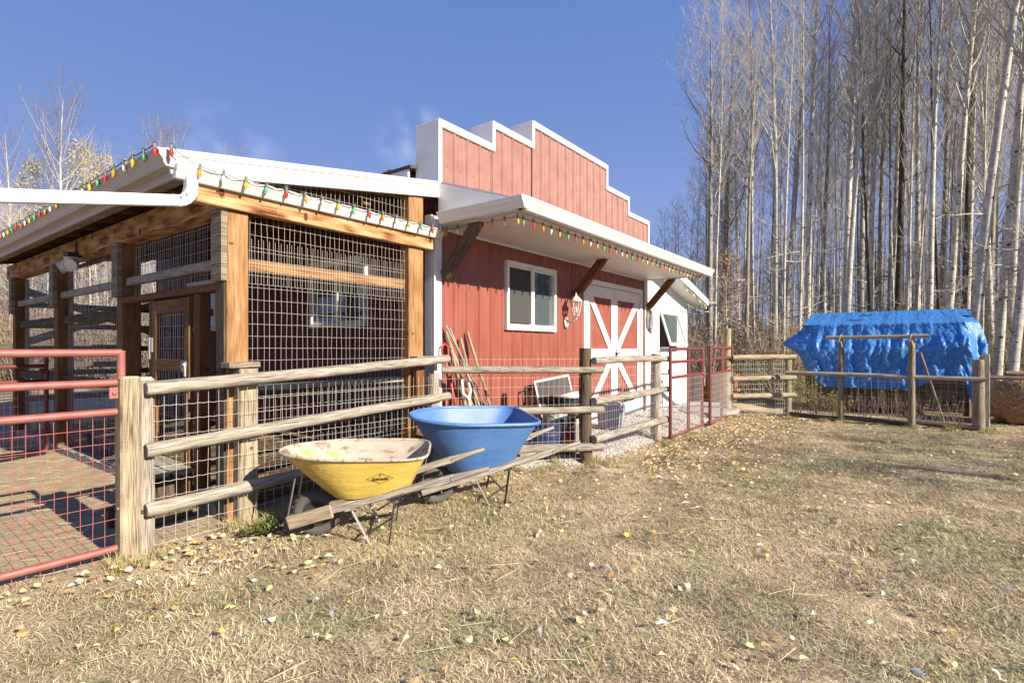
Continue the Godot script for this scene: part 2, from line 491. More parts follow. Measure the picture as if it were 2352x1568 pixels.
	M.hay = tmat(weave(256, 256, [[101, 30, 30, 3, 0.6], [102, 4, 60, 2, 0.5]],
		[[0.0, c3(0.06, 0.035, 0.015)], [0.5, c3(0.32, 0.2, 0.09)], [1.0, c3(0.6, 0.43, 0.22)]]), 0.95, Vector3(1.5, 1.5, 1), 3.0, 0.1)
	M.straw = mat(Color(1, 1, 1), 0.8); M.straw.vertex_color_use_as_albedo = true
	M.blade = mat(Color(1, 1, 1), 0.75, 0.0, 0.2); M.blade.vertex_color_use_as_albedo = true; M.blade.backlight_enabled = true; M.blade.backlight = Color(0.3, 0.3, 0.3)
	M.leaf = mat(Color(1, 1, 1), 0.7, 0.0, 0.2); M.leaf.vertex_color_use_as_albedo = true; M.leaf.backlight_enabled = true; M.leaf.backlight = Color(0.35, 0.35, 0.35)
	var turf := weave(512, 512, [[111, 8, 8, 4, 0.5], [112, 64, 64, 3, 0.6], [113, 30, 30, 3, 0.3]],
		[[0.0, c3(0.14, 0.108, 0.066)], [0.4, c3(0.36, 0.29, 0.185)], [0.7, c3(0.50, 0.415, 0.27)], [1.0, c3(0.62, 0.53, 0.37)]])
	M.turf = tmat(turf, 0.95, Vector3(0.7, 0.7, 0.7), 2.5, 0.1, Color.WHITE, 2)
	var dirt := weave(512, 512, [[121, 8, 8, 4, 0.4], [122, 64, 64, 3, 0.55], [123, 12, 40, 3, 0.3]],
		[[0.0, c3(0.15, 0.115, 0.07)], [0.4, c3(0.32, 0.26, 0.175)], [0.7, c3(0.42, 0.35, 0.24)], [1.0, c3(0.56, 0.49, 0.36)]])
	M.dirt = tmat(dirt, 0.95, Vector3(0.55, 0.55, 0.55), 2.5, 0.1, Color.WHITE, 2)
	M.shade_painted_dirt = tmat(dirt, 0.95, Vector3(0.55, 0.55, 0.55), 2.5, 0.1, lin(0.34, 0.3, 0.27), 2)  # the pen dirt again, tinted dark to imitate the shade under the lean-to roof
	var grav := weave(512, 512, [[131, 8, 8, 4, 0.3], [132, 80, 80, 2, 0.8]],
		[[0.0, c3(0.16, 0.14, 0.13)], [0.4, c3(0.38, 0.35, 0.33)], [0.7, c3(0.50, 0.465, 0.44)], [1.0, c3(0.64, 0.6, 0.57)]])
	M.gravel = tmat(grav, 0.95, Vector3(0.9, 0.9, 0.9), 3.0, 0.1, Color.WHITE, 2)
	M.litter = tmat(weave(512, 512, [[141, 8, 8, 4, 0.5], [142, 64, 64, 3, 0.6]],
		[[0.0, c3(0.05, 0.035, 0.02)], [0.4, c3(0.16, 0.115, 0.07)], [0.75, c3(0.28, 0.215, 0.135)], [1.0, c3(0.42, 0.35, 0.24)]]), 0.95, Vector3(0.6, 0.6, 0.6), 2.5, 0.1, Color.WHITE, 2)
	var eyes: Array = []
	var r2 := RandomNumberGenerator.new(); r2.seed = 5
	for i in 16: eyes.append([r2.randf(), r2.randf(), r2.randf_range(0.04, 0.11), r2.randf_range(0.008, 0.02), -0.5])
	for i in 90: eyes.append([r2.randf(), r2.randf(), r2.randf_range(0.03, 0.12), r2.randf_range(0.003, 0.006), r2.randf_range(-0.42, -0.2)])
	var bark := weave(256, 512, [[151, 3, 40, 3, 0.35], [152, 3, 5, 3, 0.45], [153, 30, 60, 2, 0.2]],
		[[0.0, c3(0.025, 0.022, 0.019)], [0.2, c3(0.13, 0.118, 0.098)], [0.36, c3(0.40, 0.38, 0.325)], [0.65, c3(0.56, 0.54, 0.475)], [1.0, c3(0.66, 0.645, 0.59)]], 0.9, eyes)
	M.bark = tmat(bark, 0.85, Vector3(1, 1, 1), 1.5, 0.2)
	M.bark_dim = tmat(bark, 0.9, Vector3(1, 1, 1), 1.5, 0.2, lin(0.6, 0.56, 0.5))
	M.bark_dark = tmat(bark, 0.95, Vector3(1, 1, 1), 2.0, 0.2, lin(0.16, 0.14, 0.125))
	M.twig = mat(lin(0.19, 0.16, 0.135), 0.9, 0.0, 0.2)
	M.twig_pale = mat(lin(0.44, 0.405, 0.35), 0.9, 0.0, 0.2)
	M.brush = mat(Color(1, 1, 1), 0.9, 0.0, 0.1); M.brush.vertex_color_use_as_albedo = true
	M.concrete = tmat(grav, 0.9, Vector3(0.6, 0.6, 0.6), 1.0, 0.1, lin(0.8, 0.78, 0.76), 2)
	var bulb_cols := [lin(0.62, 0.42, 0.02), lin(0.10, 0.42, 0.2), lin(0.55, 0.03, 0.03), lin(0.7, 0.27, 0.02), lin(0.62, 0.62, 0.6)]
	M.bulbs = []
	for c in bulb_cols:
		var b := mat(c, 0.2, 0.0, 0.5)
		b.backlight_enabled = true; b.backlight = Color(0.3, 0.3, 0.3)
		M.bulbs.append(b)
	M.cable = mat(lin(0.02, 0.045, 0.03), 0.6)
	M.socket = mat(lin(0.12, 0.15, 0.13), 0.6)
	M.lamp_white = mat(lin(0.6, 0.58, 0.54), 0.45)
	M.red_plastic = mat(lin(0.45, 0.03, 0.025), 0.45)
	M.white_plastic = mat(lin(0.66, 0.65, 0.62), 0.4)
	M.cream_plastic = mat(lin(0.62, 0.54, 0.4), 0.5)
	M.bin_blue = mat(lin(0.27, 0.28, 0.36), 0.5)
	M.navy = mat(lin(0.02, 0.03, 0.09), 0.5)
	M.steel = mat(lin(0.35, 0.35, 0.35), 0.35, 0.8)
	M.bolt = mat(lin(0.16, 0.05, 0.045), 0.5)
	M.print = mat(lin(0.05, 0.035, 0.01), 0.6)
	M.spruce = mat(Color(1, 1, 1), 0.85, 0.0, 0.2); M.spruce.vertex_color_use_as_albedo = true
	M.rope = mat(lin(0.55, 0.45, 0.3), 0.9)

# ------------------------------------------------------------------ ground
func gn(x: float, z: float) -> Vector3:
	return Vector3(gh(x - 0.1, z) - gh(x + 0.1, z), 0.2, gh(x, z - 0.1) - gh(x, z + 0.1)).normalized()

func sheet(xs: Array, zs: Array, lift: float, keep = null) -> MB:
	var m := mb()
	for i in xs.size() - 1:
		for j in zs.size() - 1:
			if keep != null and not keep.call((xs[i] + xs[i + 1]) / 2.0, (zs[j] + zs[j + 1]) / 2.0): continue
			var p: Array[Vector3] = []
			var n: Array[Vector3] = []
			for q in [[i, j], [i + 1, j], [i + 1, j + 1], [i, j + 1]]:
				p.append(Vector3(xs[q[0]], gh(xs[q[0]], zs[q[1]]) + lift, zs[q[1]])); n.append(gn(xs[q[0]], zs[q[1]]))
			m.tri(p[0], p[1], p[2], n[0], n[1], n[2], Vector2(p[0].x, p[0].z), Vector2(p[1].x, p[1].z), Vector2(p[2].x, p[2].z))
			m.tri(p[0], p[2], p[3], n[0], n[2], n[3], Vector2(p[0].x, p[0].z), Vector2(p[2].x, p[2].z), Vector2(p[3].x, p[3].z))
	return m

func steps(a: float, b: float, s: float) -> Array:
	var r: Array = []
	var n := int(round((b - a) / s))
	for i in n + 1: r.append(a + (b - a) * i / n)
	return r

func make_ground():
	var far := [-500.0, -250.0, -120.0, -60.0, -30.0]
	var xs: Array = far + steps(-14, 14, 0.25) + [20.0, 30.0, 60.0, 120.0, 250.0, 500.0]
	struct("lawn", sheet(xs, xs, 0.0), M.turf)
	struct("pen_ground", sheet(steps(-9, 0.0, 0.25), steps(-15, 0.25, 0.25), 0.004, func(x, z): return z < 0.12 + 0.1 * sin(x * 5.0) and not (x > -0.1 and z < 0)), M.dirt)
	struct("shade_painted_floor", sheet(steps(-2.3, 0.0, 0.23), steps(-7.0, -0.2, 0.2), 0.009), M.shade_painted_dirt)  # dark copy of the pen dirt; the roof's shade is put into its colour
	struct("gravel_path", sheet(steps(0.0, 9.0, 0.25), steps(0.0, 1.5, 0.25), 0.005, func(x, z): return z < 1.4 and z < 0.35 + x * 1.0 and (x < 7.6 or z < 1.0)), M.gravel)
	struct("forest_floor", sheet(steps(8.0, 60, 1.0), steps(-40, 24, 1.0), 0.008, func(x, z): return x > 8.6 + 1.2 * sin(z * 0.7)), M.litter)
	struct("forest_floor", sheet(steps(-40, 8, 1.0), steps(-60, -15, 1.0), 0.008), M.litter)
	# a low bank of trampled soil closing the far corner of the yard
	var slab := mb()
	slab.loc = true
	slab.lathe([Vector2(0.95, -0.03), Vector2(0.9, 0.035), Vector2(0.7, 0.05), Vector2(0.0, 0.055)], Transform3D(Basis().scaled(Vector3(1.0, 1.0, 0.55)), Vector3.ZERO), 24)
	var cs := MeshInstance3D.new()
	cs.name = "concrete_pad"; cs.mesh = slab.mesh(); cs.material_override = M.concrete
	cs.position = Vector3(6.6, gh(6.6, 1.0) + 0.02, 1.05)
	add_child(cs, true); cs.set_meta("kind", "structure")

# ------------------------------------------------------------------ barn
const RIB := [[0.0, 0.019], [0.012, 0.019], [0.028, 0.0], [0.060, 0.0], [0.068, 0.007], [0.080, 0.007], [0.088, 0.0], [0.140, 0.0], [0.148, 0.007], [0.160, 0.007], [0.168, 0.0], [0.2006, 0.0], [0.2166, 0.019], [0.2286, 0.019]]

func siding(m: MB, xf: Transform3D, x0: float, x1: float, y0: float, top: Callable, holes: Array):
	# ribbed steel sheet in local x, y with z outwards
	var pts: Array = []
	var k0 := int(floor(x0 / 0.2286))
	var k1 := int(ceil(x1 / 0.2286))
	for k in range(k0, k1):
		for r in RIB:
			var x: float = k * 0.2286 + r[0]
			if x >= x0 and x <= x1 and (pts.is_empty() or x - pts[-1][0] > 1e-5): pts.append([x, r[1]])
	if pts.is_empty(): return
	if pts[0][0] - x0 > 1e-4: pts.push_front([x0, pts[0][1]])
	if x1 - pts[-1][0] > 1e-4: pts.append([x1, pts[-1][1]])
	for i in pts.size() - 1:
		var a: Array = pts[i]
		var b: Array = pts[i + 1]
		var mid: float = (a[0] + b[0]) / 2.0
		var spans := [[y0, 99.0]]
		for h in holes:
			var rc: Rect2 = h
			if mid > rc.position.x and mid < rc.end.x:
				var ns: Array = []
				for s in spans:
					if s[0] < rc.position.y: ns.append([s[0], minf(s[1], rc.position.y)])
					if s[1] > rc.end.y: ns.append([maxf(s[0], rc.end.y), s[1]])
				spans = ns
		var nn := (xf.basis * Vector3(-(b[1] - a[1]), 0, b[0] - a[0])).normalized()
		for s in spans:
			var ta: float = minf(s[1], top.call(a[0]))
			var tb: float = minf(s[1], top.call(b[0]))
			if ta - s[0] < 0.005 and tb - s[0] < 0.005: continue
			m.quad(xf * Vector3(a[0], s[0], a[1]), xf * Vector3(b[0], s[0], b[1]), xf * Vector3(b[0], tb, b[1]), xf * Vector3(a[0], ta, a[1]), nn, Vector2(a[0], -s[0]), Vector2(b[0], -s[0]), Vector2(b[0], -tb), Vector2(a[0], -ta))

func clad(parent: Node3D, called: String, xf: Transform3D, x0: float, x1: float, y0: float, top: Callable, holes: Array, mt: Material):
	# sheets 0.914 m wide, each a part
	var x := x0
	while x < x1 - 0.01:
		var nx: float = minf(x1, (floor(x / 0.9144 + 1e-4) + 1.0) * 0.9144)
		var m := mb()
		siding(m, xf.translated_local(Vector3(0, 0, 0.0012 * (int(x / 0.9144) % 2))), x, nx, y0, top, holes)
		if m.v.size() > 0: part(parent, called, m, mt)
		x = nx

func slide_window(parent: Node3D, xf: Transform3D, x0: float, x1: float, y0: float, y1: float, screen: bool):
	# frame in local x, y with z outwards; sunk panes
	var f := mb()
	var w := 0.055
	for b in [[x0, x1, y0, y0 + w], [x0, x1, y1 - w, y1], [x0, x0 + w, y0 + w, y1 - w], [x1 - w, x1, y0 + w, y1 - w]]:
		f.box(xf * Transform3D(Basis(), Vector3((b[0] + b[1]) / 2, (b[2] + b[3]) / 2, 0.0)), Vector3(b[1] - b[0], b[3] - b[2], 0.1), 0.006)
	for b in [[x0 + w, x1 - w, y0 + w, y0 + w + 0.03], [x0 + w, x1 - w, y1 - w - 0.03, y1 - w]]:
		f.box(xf * Transform3D(Basis(), Vector3((b[0] + b[1]) / 2, (b[2] + b[3]) / 2, 0.005)), Vector3(b[1] - b[0], b[3] - b[2], 0.05), 0.004)
	var win := part(parent, "window", f, M.white)
	var mid := (x0 + x1) / 2 + 0.0
	var s := mb()
	s.box(xf * Transform3D(Basis(), Vector3(mid, (y0 + y1) / 2, 0.012)), Vector3(0.075, y1 - y0 - 2 * w, 0.06), 0.005)
	part(win, "mullion", s, M.white)
	for k in 2:
		var a := x0 + w + 0.01 if k == 0 else mid + 0.0375
		var b := mid - 0.0375 if k == 0 else x1 - w - 0.01
		var g := mb()
		g.box(xf * Transform3D(Basis(), Vector3((a + b) / 2, (y0 + y1) / 2, -0.01 + 0.012 * k)), Vector3(b - a, y1 - y0 - 2 * w - 0.04, 0.006), 0.0)
		part(win, "pane", g, M.glass)
	if screen:
		var g := mb()
		var a := x0 + w + 0.012
		g.box(xf * Transform3D(Basis(), Vector3((a + mid - 0.04) / 2, (y0 + y1) / 2 + 0.012, 0.022)), Vector3(mid - 0.04 - a, y1 - y0 - 2 * w - 0.07, 0.003), 0.0)
		part(win, "screen", g, M.screen, "grey insect screen over the left half")

func gutter_profile() -> PackedVector2Array:
	# K-style gutter seen from the end: local x outwards, y up
	return PackedVector2Array([Vector2(0, 0), Vector2(0.07, 0), Vector2(0.085, 0.022), Vector2(0.088, 0.045), Vector2(0.112, 0.075), Vector2(0.115, 0.1), Vector2(0.125, 0.104), Vector2(0.125, 0.118), Vector2(0.113, 0.118), Vector2(0.0, 0.118)])

const FF := [[-0.05, 0.92, 3.98], [0.92, 1.81, 4.28], [1.81, 4.13, 4.59], [4.13, 5.02, 4.235], [5.02, 5.97, 3.96]]

func ff_top(x: float) -> float:
	for s in FF:
		if x >= s[0] and x <= s[1]: return s[2]
	return 3.98

func make_barn():
	var barn := thing("barn", "red steel-clad barn with stepped white-trimmed false front and white canopy over its doors", "barn", Vector3(2.9, YB, -4.5))
	var I := Transform3D()
	var win_hole := Rect2(1.2, 1.66, 1.18, 0.88)
	var door_hole := Rect2(3.30, -1.0, 2.33, 3.53)
	clad(barn, "siding_sheet", I, 0.0, 5.78, 0.05, func(_x): return 2.79, [win_hole, door_hole], M.red)
	for s in FF:
		clad(barn, "false_front_sheet", I, (0.0 if s[0] < 0.0 else s[0]), minf(s[1] + 0.0, 5.92), 2.79, func(_x): return s[2] - 0.02, [], M.red_faded)
	# left wall (towards the lean-to), seen along local x = -z
	var LX := Transform3D(Basis(Vector3(0, 0, 1), Vector3.UP, Vector3(-1, 0, 0)), Vector3(-0.005, 0, 0))
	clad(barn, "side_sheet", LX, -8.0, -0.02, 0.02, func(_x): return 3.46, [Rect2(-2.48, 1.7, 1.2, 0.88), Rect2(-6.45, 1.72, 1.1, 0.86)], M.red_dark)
	slide_window(barn, Transform3D(LX.basis, Vector3(-0.02, 0, 0)), -2.5, -1.26, 1.68, 2.6, false)
	slide_window(barn, Transform3D(LX.basis, Vector3(-0.02, 0, 0)), -6.47, -5.33, 1.70, 2.6, false)
	var w := mb()
	w.bx(0.02, 5.86, 0.0, 3.4, -8.06, -8.0, 0.0)
	w.bx(5.84, 5.9, 0.0, 3.4, -8.0, -0.03, 0.0)
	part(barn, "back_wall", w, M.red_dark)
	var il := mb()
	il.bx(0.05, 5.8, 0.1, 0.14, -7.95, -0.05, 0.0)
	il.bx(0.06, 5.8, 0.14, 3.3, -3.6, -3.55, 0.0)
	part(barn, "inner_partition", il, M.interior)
	# corner trims
	for t in [[-0.12, 0.0, 2.9], [5.78, 5.90, 2.9]]:
		var m := mb()
		m.bx(t[0], t[1], 0.06, 2.88, -0.01, 0.028, 0.004)
		m.bx(t[0], t[0] + 0.02, 0.06, 2.9, -0.13, -0.012, 0.004)
		part(barn, "corner_trim", m, M.white_metal)
	# false front caps, returns and edge trims
	for i in FF.size():
		var s: Array = FF[i]
		var m := mb()
		m.bx(s[0], s[1], s[2] - 0.07, s[2], -0.002, 0.034, 0.003)
		m.bx(s[0] - 0.003, s[1] + 0.003, s[2], s[2] + 0.012, -0.34, 0.036, 0.003)
		part(barn, "cap_trim", m, M.white_metal)
		var lo: float = 3.2 if i == 0 else FF[i - 1][2]
		var x: float = s[0]
		if i <= 2:
			var e := mb()
			e.bx(x, x + 0.05, lo - (0.0 if i == 0 else 0.066), s[2] - 0.072, -0.001, 0.033, 0.003)
			e.bx(x - 0.006, x - 0.0005, lo + 0.014, s[2] - 0.001, -0.34, 0.031, 0.0)
			part(barn, "edge_trim", e, M.white_metal)
		if i >= 2:
			var lo2: float = 2.95 if i == FF.size() - 1 else FF[i + 1][2]
			var e := mb()
			e.bx(s[1] - 0.05, s[1], lo2 - 0.066, s[2] - 0.072, -0.001, 0.033, 0.003)
			e.bx(s[1] + 0.0005, s[1] + 0.006, lo2 + 0.014, s[2] - 0.001, -0.34, 0.031, 0.0)
			part(barn, "edge_trim", e, M.white_metal)
	var bk := mb()
	for s in FF: bk.bx(s[0] + 0.001, s[1] - 0.001, 2.8, s[2] - 0.001, -0.34, -0.33, 0.0)
	part(barn, "false_front_back", bk, M.white)
	# roof: low gable along z
	var rf_ := mb()
	for sg in [-1.0, 1.0]:
		rf_.bar(Vector3(2.9 - sg * 3.08, 3.48, -4.2), Vector3(2.9, 3.95, -4.2), 0.035, 7.8, 0.0)
	part(barn, "roof", rf_, M.dark_roof)
	var ev := mb()
	ev.bx(-0.16, -0.13, 3.38, 3.47, -8.1, -0.36, 0.003)
	part(barn, "eave_board", ev, M.white)
	var moss := mb()
	for i in 46: moss.box(Transform3D(Basis(Vector3.UP, rf(0, 3)), Vector3(-0.15 + rf(-0.02, 0.03), 3.49 + rf(0, 0.012), -0.37 - i * 0.05)), Vector3(rf(0.03, 0.07), rf(0.015, 0.04), rf(0.03, 0.08)), 0.006)
	part(barn, "moss", moss, M.dark_roof, "", "stuff")
	# canopy
	var cz := 1.13
	var sf := mb()
	var n := 58
	for i in n:
		var xa := -0.02 + i * 0.1
		sf.bx(xa, xa + 0.088, 2.764, 2.776, 0.02, cz, 0.002)
		sf.bx(xa + 0.088, xa + 0.1, 2.7745, 2.7775, 0.02, cz, 0.0)
	part(barn, "soffit", sf, M.soffit, "", "stuff")
	var jm := mb()
	jm.bx(0.0, 5.78, 2.733, 2.763, 0.022, 0.05, 0.003)
	part(barn, "soffit_trim", jm, M.white)
	var fb := mb()
	fb.bx(-0.05, 5.95, 2.762, 2.86, cz, cz + 0.025, 0.003)
	fb.bx(-0.055, -0.03, 2.762, 2.86, 0.03, cz + 0.025, 0.003)
	fb.bx(5.9, 5.95, 2.762, 2.86, 0.03, cz - 0.001, 0.003)
	part(barn, "fascia", fb, M.gutter_grey)
	var gt := mb()
	gt.extrude(gutter_profile(), 6.22, Transform3D(Basis(Vector3(0, 0, 1), Vector3.UP, Vector3(-1, 0, 0)), Vector3(6.1, 2.775, cz + 0.026)))
	gt.extrude(gutter_profile(), cz + 0.026, Transform3D(Basis(Vector3(-1, 0, 0), Vector3.UP, Vector3(0, 0, -1)), Vector3(-0.056, 2.775, cz + 0.14)))
	part(barn, "gutter", gt, M.white_metal)
	var rp := mb()
	rp.bar(Vector3(2.95, 3.27, 0.03), Vector3(2.95, 2.88, cz + 0.06), 0.02, 5.98, 0.0)
	part(barn, "canopy_roof", rp, M.gutter_grey)
	for x in [-0.045, 5.93]:
		var ep := mb()
		ep.extrude(PackedVector2Array([Vector2(0.03, 2.86), Vector2(cz - 0.01, 2.86), Vector2(cz + 0.02, 2.885), Vector2(0.03, 3.255)]), 0.015, Transform3D(Basis(Vector3(0, 0, 1), Vector3.UP, Vector3(-1, 0, 0)), Vector3(x, 0, 0)))
		part(barn, "canopy_end", ep, M.white)
	# diagonal timber braces
	for b in [[0.02, M.dark_grey], [2.95, M.cedar_dark], [5.86, M.cedar_dark]]:
		var m := mb()
		m.bar(Vector3(b[0], 2.22, 0.06), Vector3(b[0], 2.775, 0.56), 0.12, 0.09, 0.006)
		part(barn, "brace", m, b[1])
		var pl := mb()
		pl.bx(b[0] - 0.09, b[0] + 0.09, 2.752, 2.763, 0.42, 0.62, 0.002)
		part(barn, "brace_plate", pl, M.soffit)
	slide_window(barn, Transform3D(Basis(), Vector3(0, 0, 0.01)), 1.18, 2.40, 1.64, 2.56, true)
	# doors
	var fr := mb()
	fr.bx(3.28, 3.37, 0.1, 2.47, -0.04, 0.03); fr.bx(5.55, 5.64, 0.1, 2.47, -0.04, 0.03); fr.bx(3.28, 5.64, 2.47, 2.55, -0.04, 0.035)
	part(barn, "door_frame", fr, M.white)
	for k in 2:
		var x0 := 3.38 if k == 0 else 4.425
		var x1 := 4.415 if k == 0 else 5.54
		var panel := mb()
		panel.bx(x0, x1, 0.14, 2.46, -0.03, -0.012, 0.0)
		var d := part(barn, "door", panel, M.door_red)
		var br := [[x0, x0 + 0.13, 0.14, 2.46], [x1 - 0.11, x1, 0.14, 2.46], [x0 + 0.13, x1 - 0.11, 2.27, 2.46], [x0 + 0.13, x1 - 0.11, 1.18, 1.39], [x0 + 0.13, x1 - 0.11, 0.14, 0.4]]
		for r in br:
			var m := mb()
			m.bx(r[0] + 0.001, r[1] - 0.001, r[2], r[3], -0.012, 0.012, 0.004)
			part(d, "rail" if r[1] - r[0] > 0.3 else "stile", m, M.white)
		var inner := x1 - 0.11 if k == 0 else x0 + 0.13
		var outer := x0 + 0.13 if k == 0 else x1 - 0.11
		if k == 1: inner = x0 + 0.12; 
		for q in [[1.37, 2.29], [1.2, 0.38]]:
			var m := mb()
			m.bar(Vector3(inner, q[0], 0.001), Vector3(outer, q[1], 0.001), 0.14, 0.02, 0.004, Vector3.UP)
			part(d, "cross_brace", m, M.white)
		var hw := mb()
		if k == 1:
			hw.rod(Vector3(4.47, 1.23, 0.035), Vector3(4.47, 1.4, 0.035), 0.009); hw.rod(Vector3(4.47, 1.3, 0.035), Vector3(4.58, 1.31, 0.045), 0.012); hw.bx(4.45, 4.5, 1.25, 1.33, 0.013, 0.02)
			part(d, "latch", hw, M.iron)
		for y in [0.5, 1.3, 2.2]:
			hw = mb()
			var hx := 3.375 if k == 0 else 5.545
			hw.bx(hx - 0.03, hx + 0.03, y - 0.05, y + 0.05, 0.0305, 0.036, 0.002)
			part(d, "hinge", hw, M.white_metal)
	# screw heads in rows
	var sc := mb()
	for y in [0.75, 1.45, 2.3]:
		for i in 25:
			var x := 0.115 + i * 0.2286
			if x > 5.7 or door_hole.grow(0.03).has_point(Vector2(x, y)) or win_hole.grow(0.06).has_point(Vector2(x, y)): continue
			sc.box(Transform3D(Basis(), Vector3(x, y + rf(-0.008, 0.008), 0.003)), Vector3(0.012, 0.012, 0.009), 0.003)
	for i in 25:
		var x := 0.115 + i * 0.2286
		sc.box(Transform3D(Basis(), Vector3(x, 3.5, 0.003)), Vector3(0.011, 0.011, 0.009), 0.003)
	part(barn, "screws", sc, M.bolt, "", "stuff")
	# kickboard under the siding
	var kb := mb()
	kb.bx(-0.1, 3.28, 0.02, 0.12, -0.03, -0.004)
	part(barn, "kickboard", kb, M.grey)
	kb = mb(); kb.bx(5.64, 5.88, 0.02, 0.12, -0.03, -0.004)
	part(barn, "kickboard", kb, M.grey)

func make_annex():
	var a := thing("annex", "white lean-to annex with tilted-open awning window at the barn's right end", "shed", Vector3(7.2, YB, -2.0))
	var top := func(x): return 2.56 + 0.23 * (8.5 - x)
	var z := -0.03
	var w := mb()
	var x := 5.91
	var hole := Rect2(6.58, 1.42, 1.08, 0.78)
	while x < 8.37:   # wide smooth boards with thin joints
		var nx := minf(x + 1.22, 8.38)
		for y in [[0.03, 1.42], [1.42, 2.2], [2.2, 9.0]]:
			var xa := x
			var parts := [[x, nx]]
			if y[0] == 1.42:
				parts = []
				if x < hole.position.x: parts.append([x, minf(nx, hole.position.x)])
				if nx > hole.end.x: parts.append([maxf(x, hole.end.x), nx])
			for pp in parts:
				var y1a: float = minf(y[1], top.call(pp[0]))
				var y1b: float = minf(y[1], top.call(pp[1]))
				w.extrude(PackedVector2Array([Vector2(pp[0] + 0.0, y[0]), Vector2(pp[1] - 0.003, y[0]), Vector2(pp[1] - 0.003, y1b), Vector2(pp[0], y1a)]), 0.03, Transform3D(Basis(), Vector3(0, 0, z - 0.03)))
		x = nx
	part(a, "front_wall", w, M.white)
	var s := mb()
	s.bx(8.34, 8.38, 0.03, 2.58, -4.0, z - 0.031, 0.0)
	s.bx(5.91, 8.34, 0.03, 2.58, -4.03, -4.0, 0.0)
	part(a, "side_wall", s, M.white)
	var ct := mb()
	ct.bx(5.905, 6.0, 0.05, 2.9, z, z + 0.02)
	part(a, "corner_board", ct, M.white_metal)
	ct = mb(); ct.bx(8.3, 8.385, 0.05, 2.55, z + 0.001, z + 0.018)
	part(a, "corner_board", ct, M.white_metal)
	var r := mb()
	r.bar(Vector3(5.9, 3.22, -1.9), Vector3(8.76, 2.565, -1.9), 0.04, 4.5, 0.0)
	part(a, "roof", r, M.dark_roof)
	var fa := mb()
	fa.bar(Vector3(5.96, 3.14, 0.365), Vector3(8.77, 2.49, 0.365), 0.15, 0.025)
	part(a, "rake_board", fa, M.white_metal)
	var sf := mb()
	sf.bar(Vector3(5.96, 3.07, 0.16), Vector3(8.74, 2.425, 0.16), 0.012, 0.37, 0.0)
	part(a, "rake_soffit", sf, M.white)
	# awning window
	var f := mb()
	for b in [[6.52, 7.72, 1.34, 1.42], [6.52, 7.72, 2.2, 2.27], [6.52, 6.58, 1.42, 2.2], [7.66, 7.72, 1.42, 2.2]]: f.bx(b[0], b[1], b[2], b[3], z - 0.03, z + 0.035)
	var win := part(a, "window", f, M.white)
	var th := 0.3
	var xf := Transform3D(Basis(Vector3.RIGHT, -th), Vector3(7.12, 2.19, z + 0.02))
	var sa := mb()
	for b in [[-0.53, 0.53, -0.07, 0.0], [-0.53, 0.53, -0.78, -0.71], [-0.53, -0.47, -0.71, -0.07], [0.47, 0.53, -0.71, -0.07]]:
		sa.box(xf * Transform3D(Basis(), Vector3((b[0] + b[1]) / 2, (b[2] + b[3]) / 2, 0.02)), Vector3(b[1] - b[0], b[3] - b[2], 0.035))
	part(win, "sash", sa, M.white)
	var g := mb()
	g.box(xf * Transform3D(Basis(), Vector3(0, -0.39, 0.018)), Vector3(0.93, 0.63, 0.006), 0.0)
	part(win, "pane", g, M.glass)
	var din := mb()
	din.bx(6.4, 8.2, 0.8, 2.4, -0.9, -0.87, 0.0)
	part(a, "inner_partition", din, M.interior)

# ------------------------------------------------------------------ lean-to
func mesh_panel(m: MB, xf: Transform3D, w: float, h: Callable, y0: float, dx: float, dy: float, r: float, wob := 0.006, crimp := false):
	# welded wire in local x (width) and y (height); h(x) is the top
	var nx := int(w / dx)
	for i in nx + 1:
		var x := i * dx
		var tp: float = h.call(x)
		if tp - y0 < 0.03: continue
		var p := PackedVector3Array()
		var k := maxi(2, int((tp - y0) / 0.28) + 1)
		for j in k: p.append(xf * Vector3(x + rf(-wob, wob), lerpf(y0, tp, float(j) / (k - 1)), rf(-wob, wob) * 0.7))
		var rr := PackedFloat32Array(); rr.resize(k); rr.fill(r)
		m.tube(p, rr, 4, false)
	var y := y0
	while y < 6.0:
		var p := PackedVector3Array()
		var n := maxi(2, int(w / (dx * (0.5 if crimp else 3.0))) + 1)
		for j in n:
			var x := w * j / (n - 1)
			if h.call(x) < y: continue
			p.append(xf * Vector3(x, y + (r * 1.6 * (1 if j % 2 == 0 else -1) if crimp else rf(-wob, wob) * 0.4), r * 1.5))
		if p.size() < 2:
			if y > y0 + 0.5: break
			y += dy; continue
		var rr := PackedFloat32Array(); rr.resize(p.size()); rr.fill(r)
		m.tube(p, rr, 4, false)
		y += dy

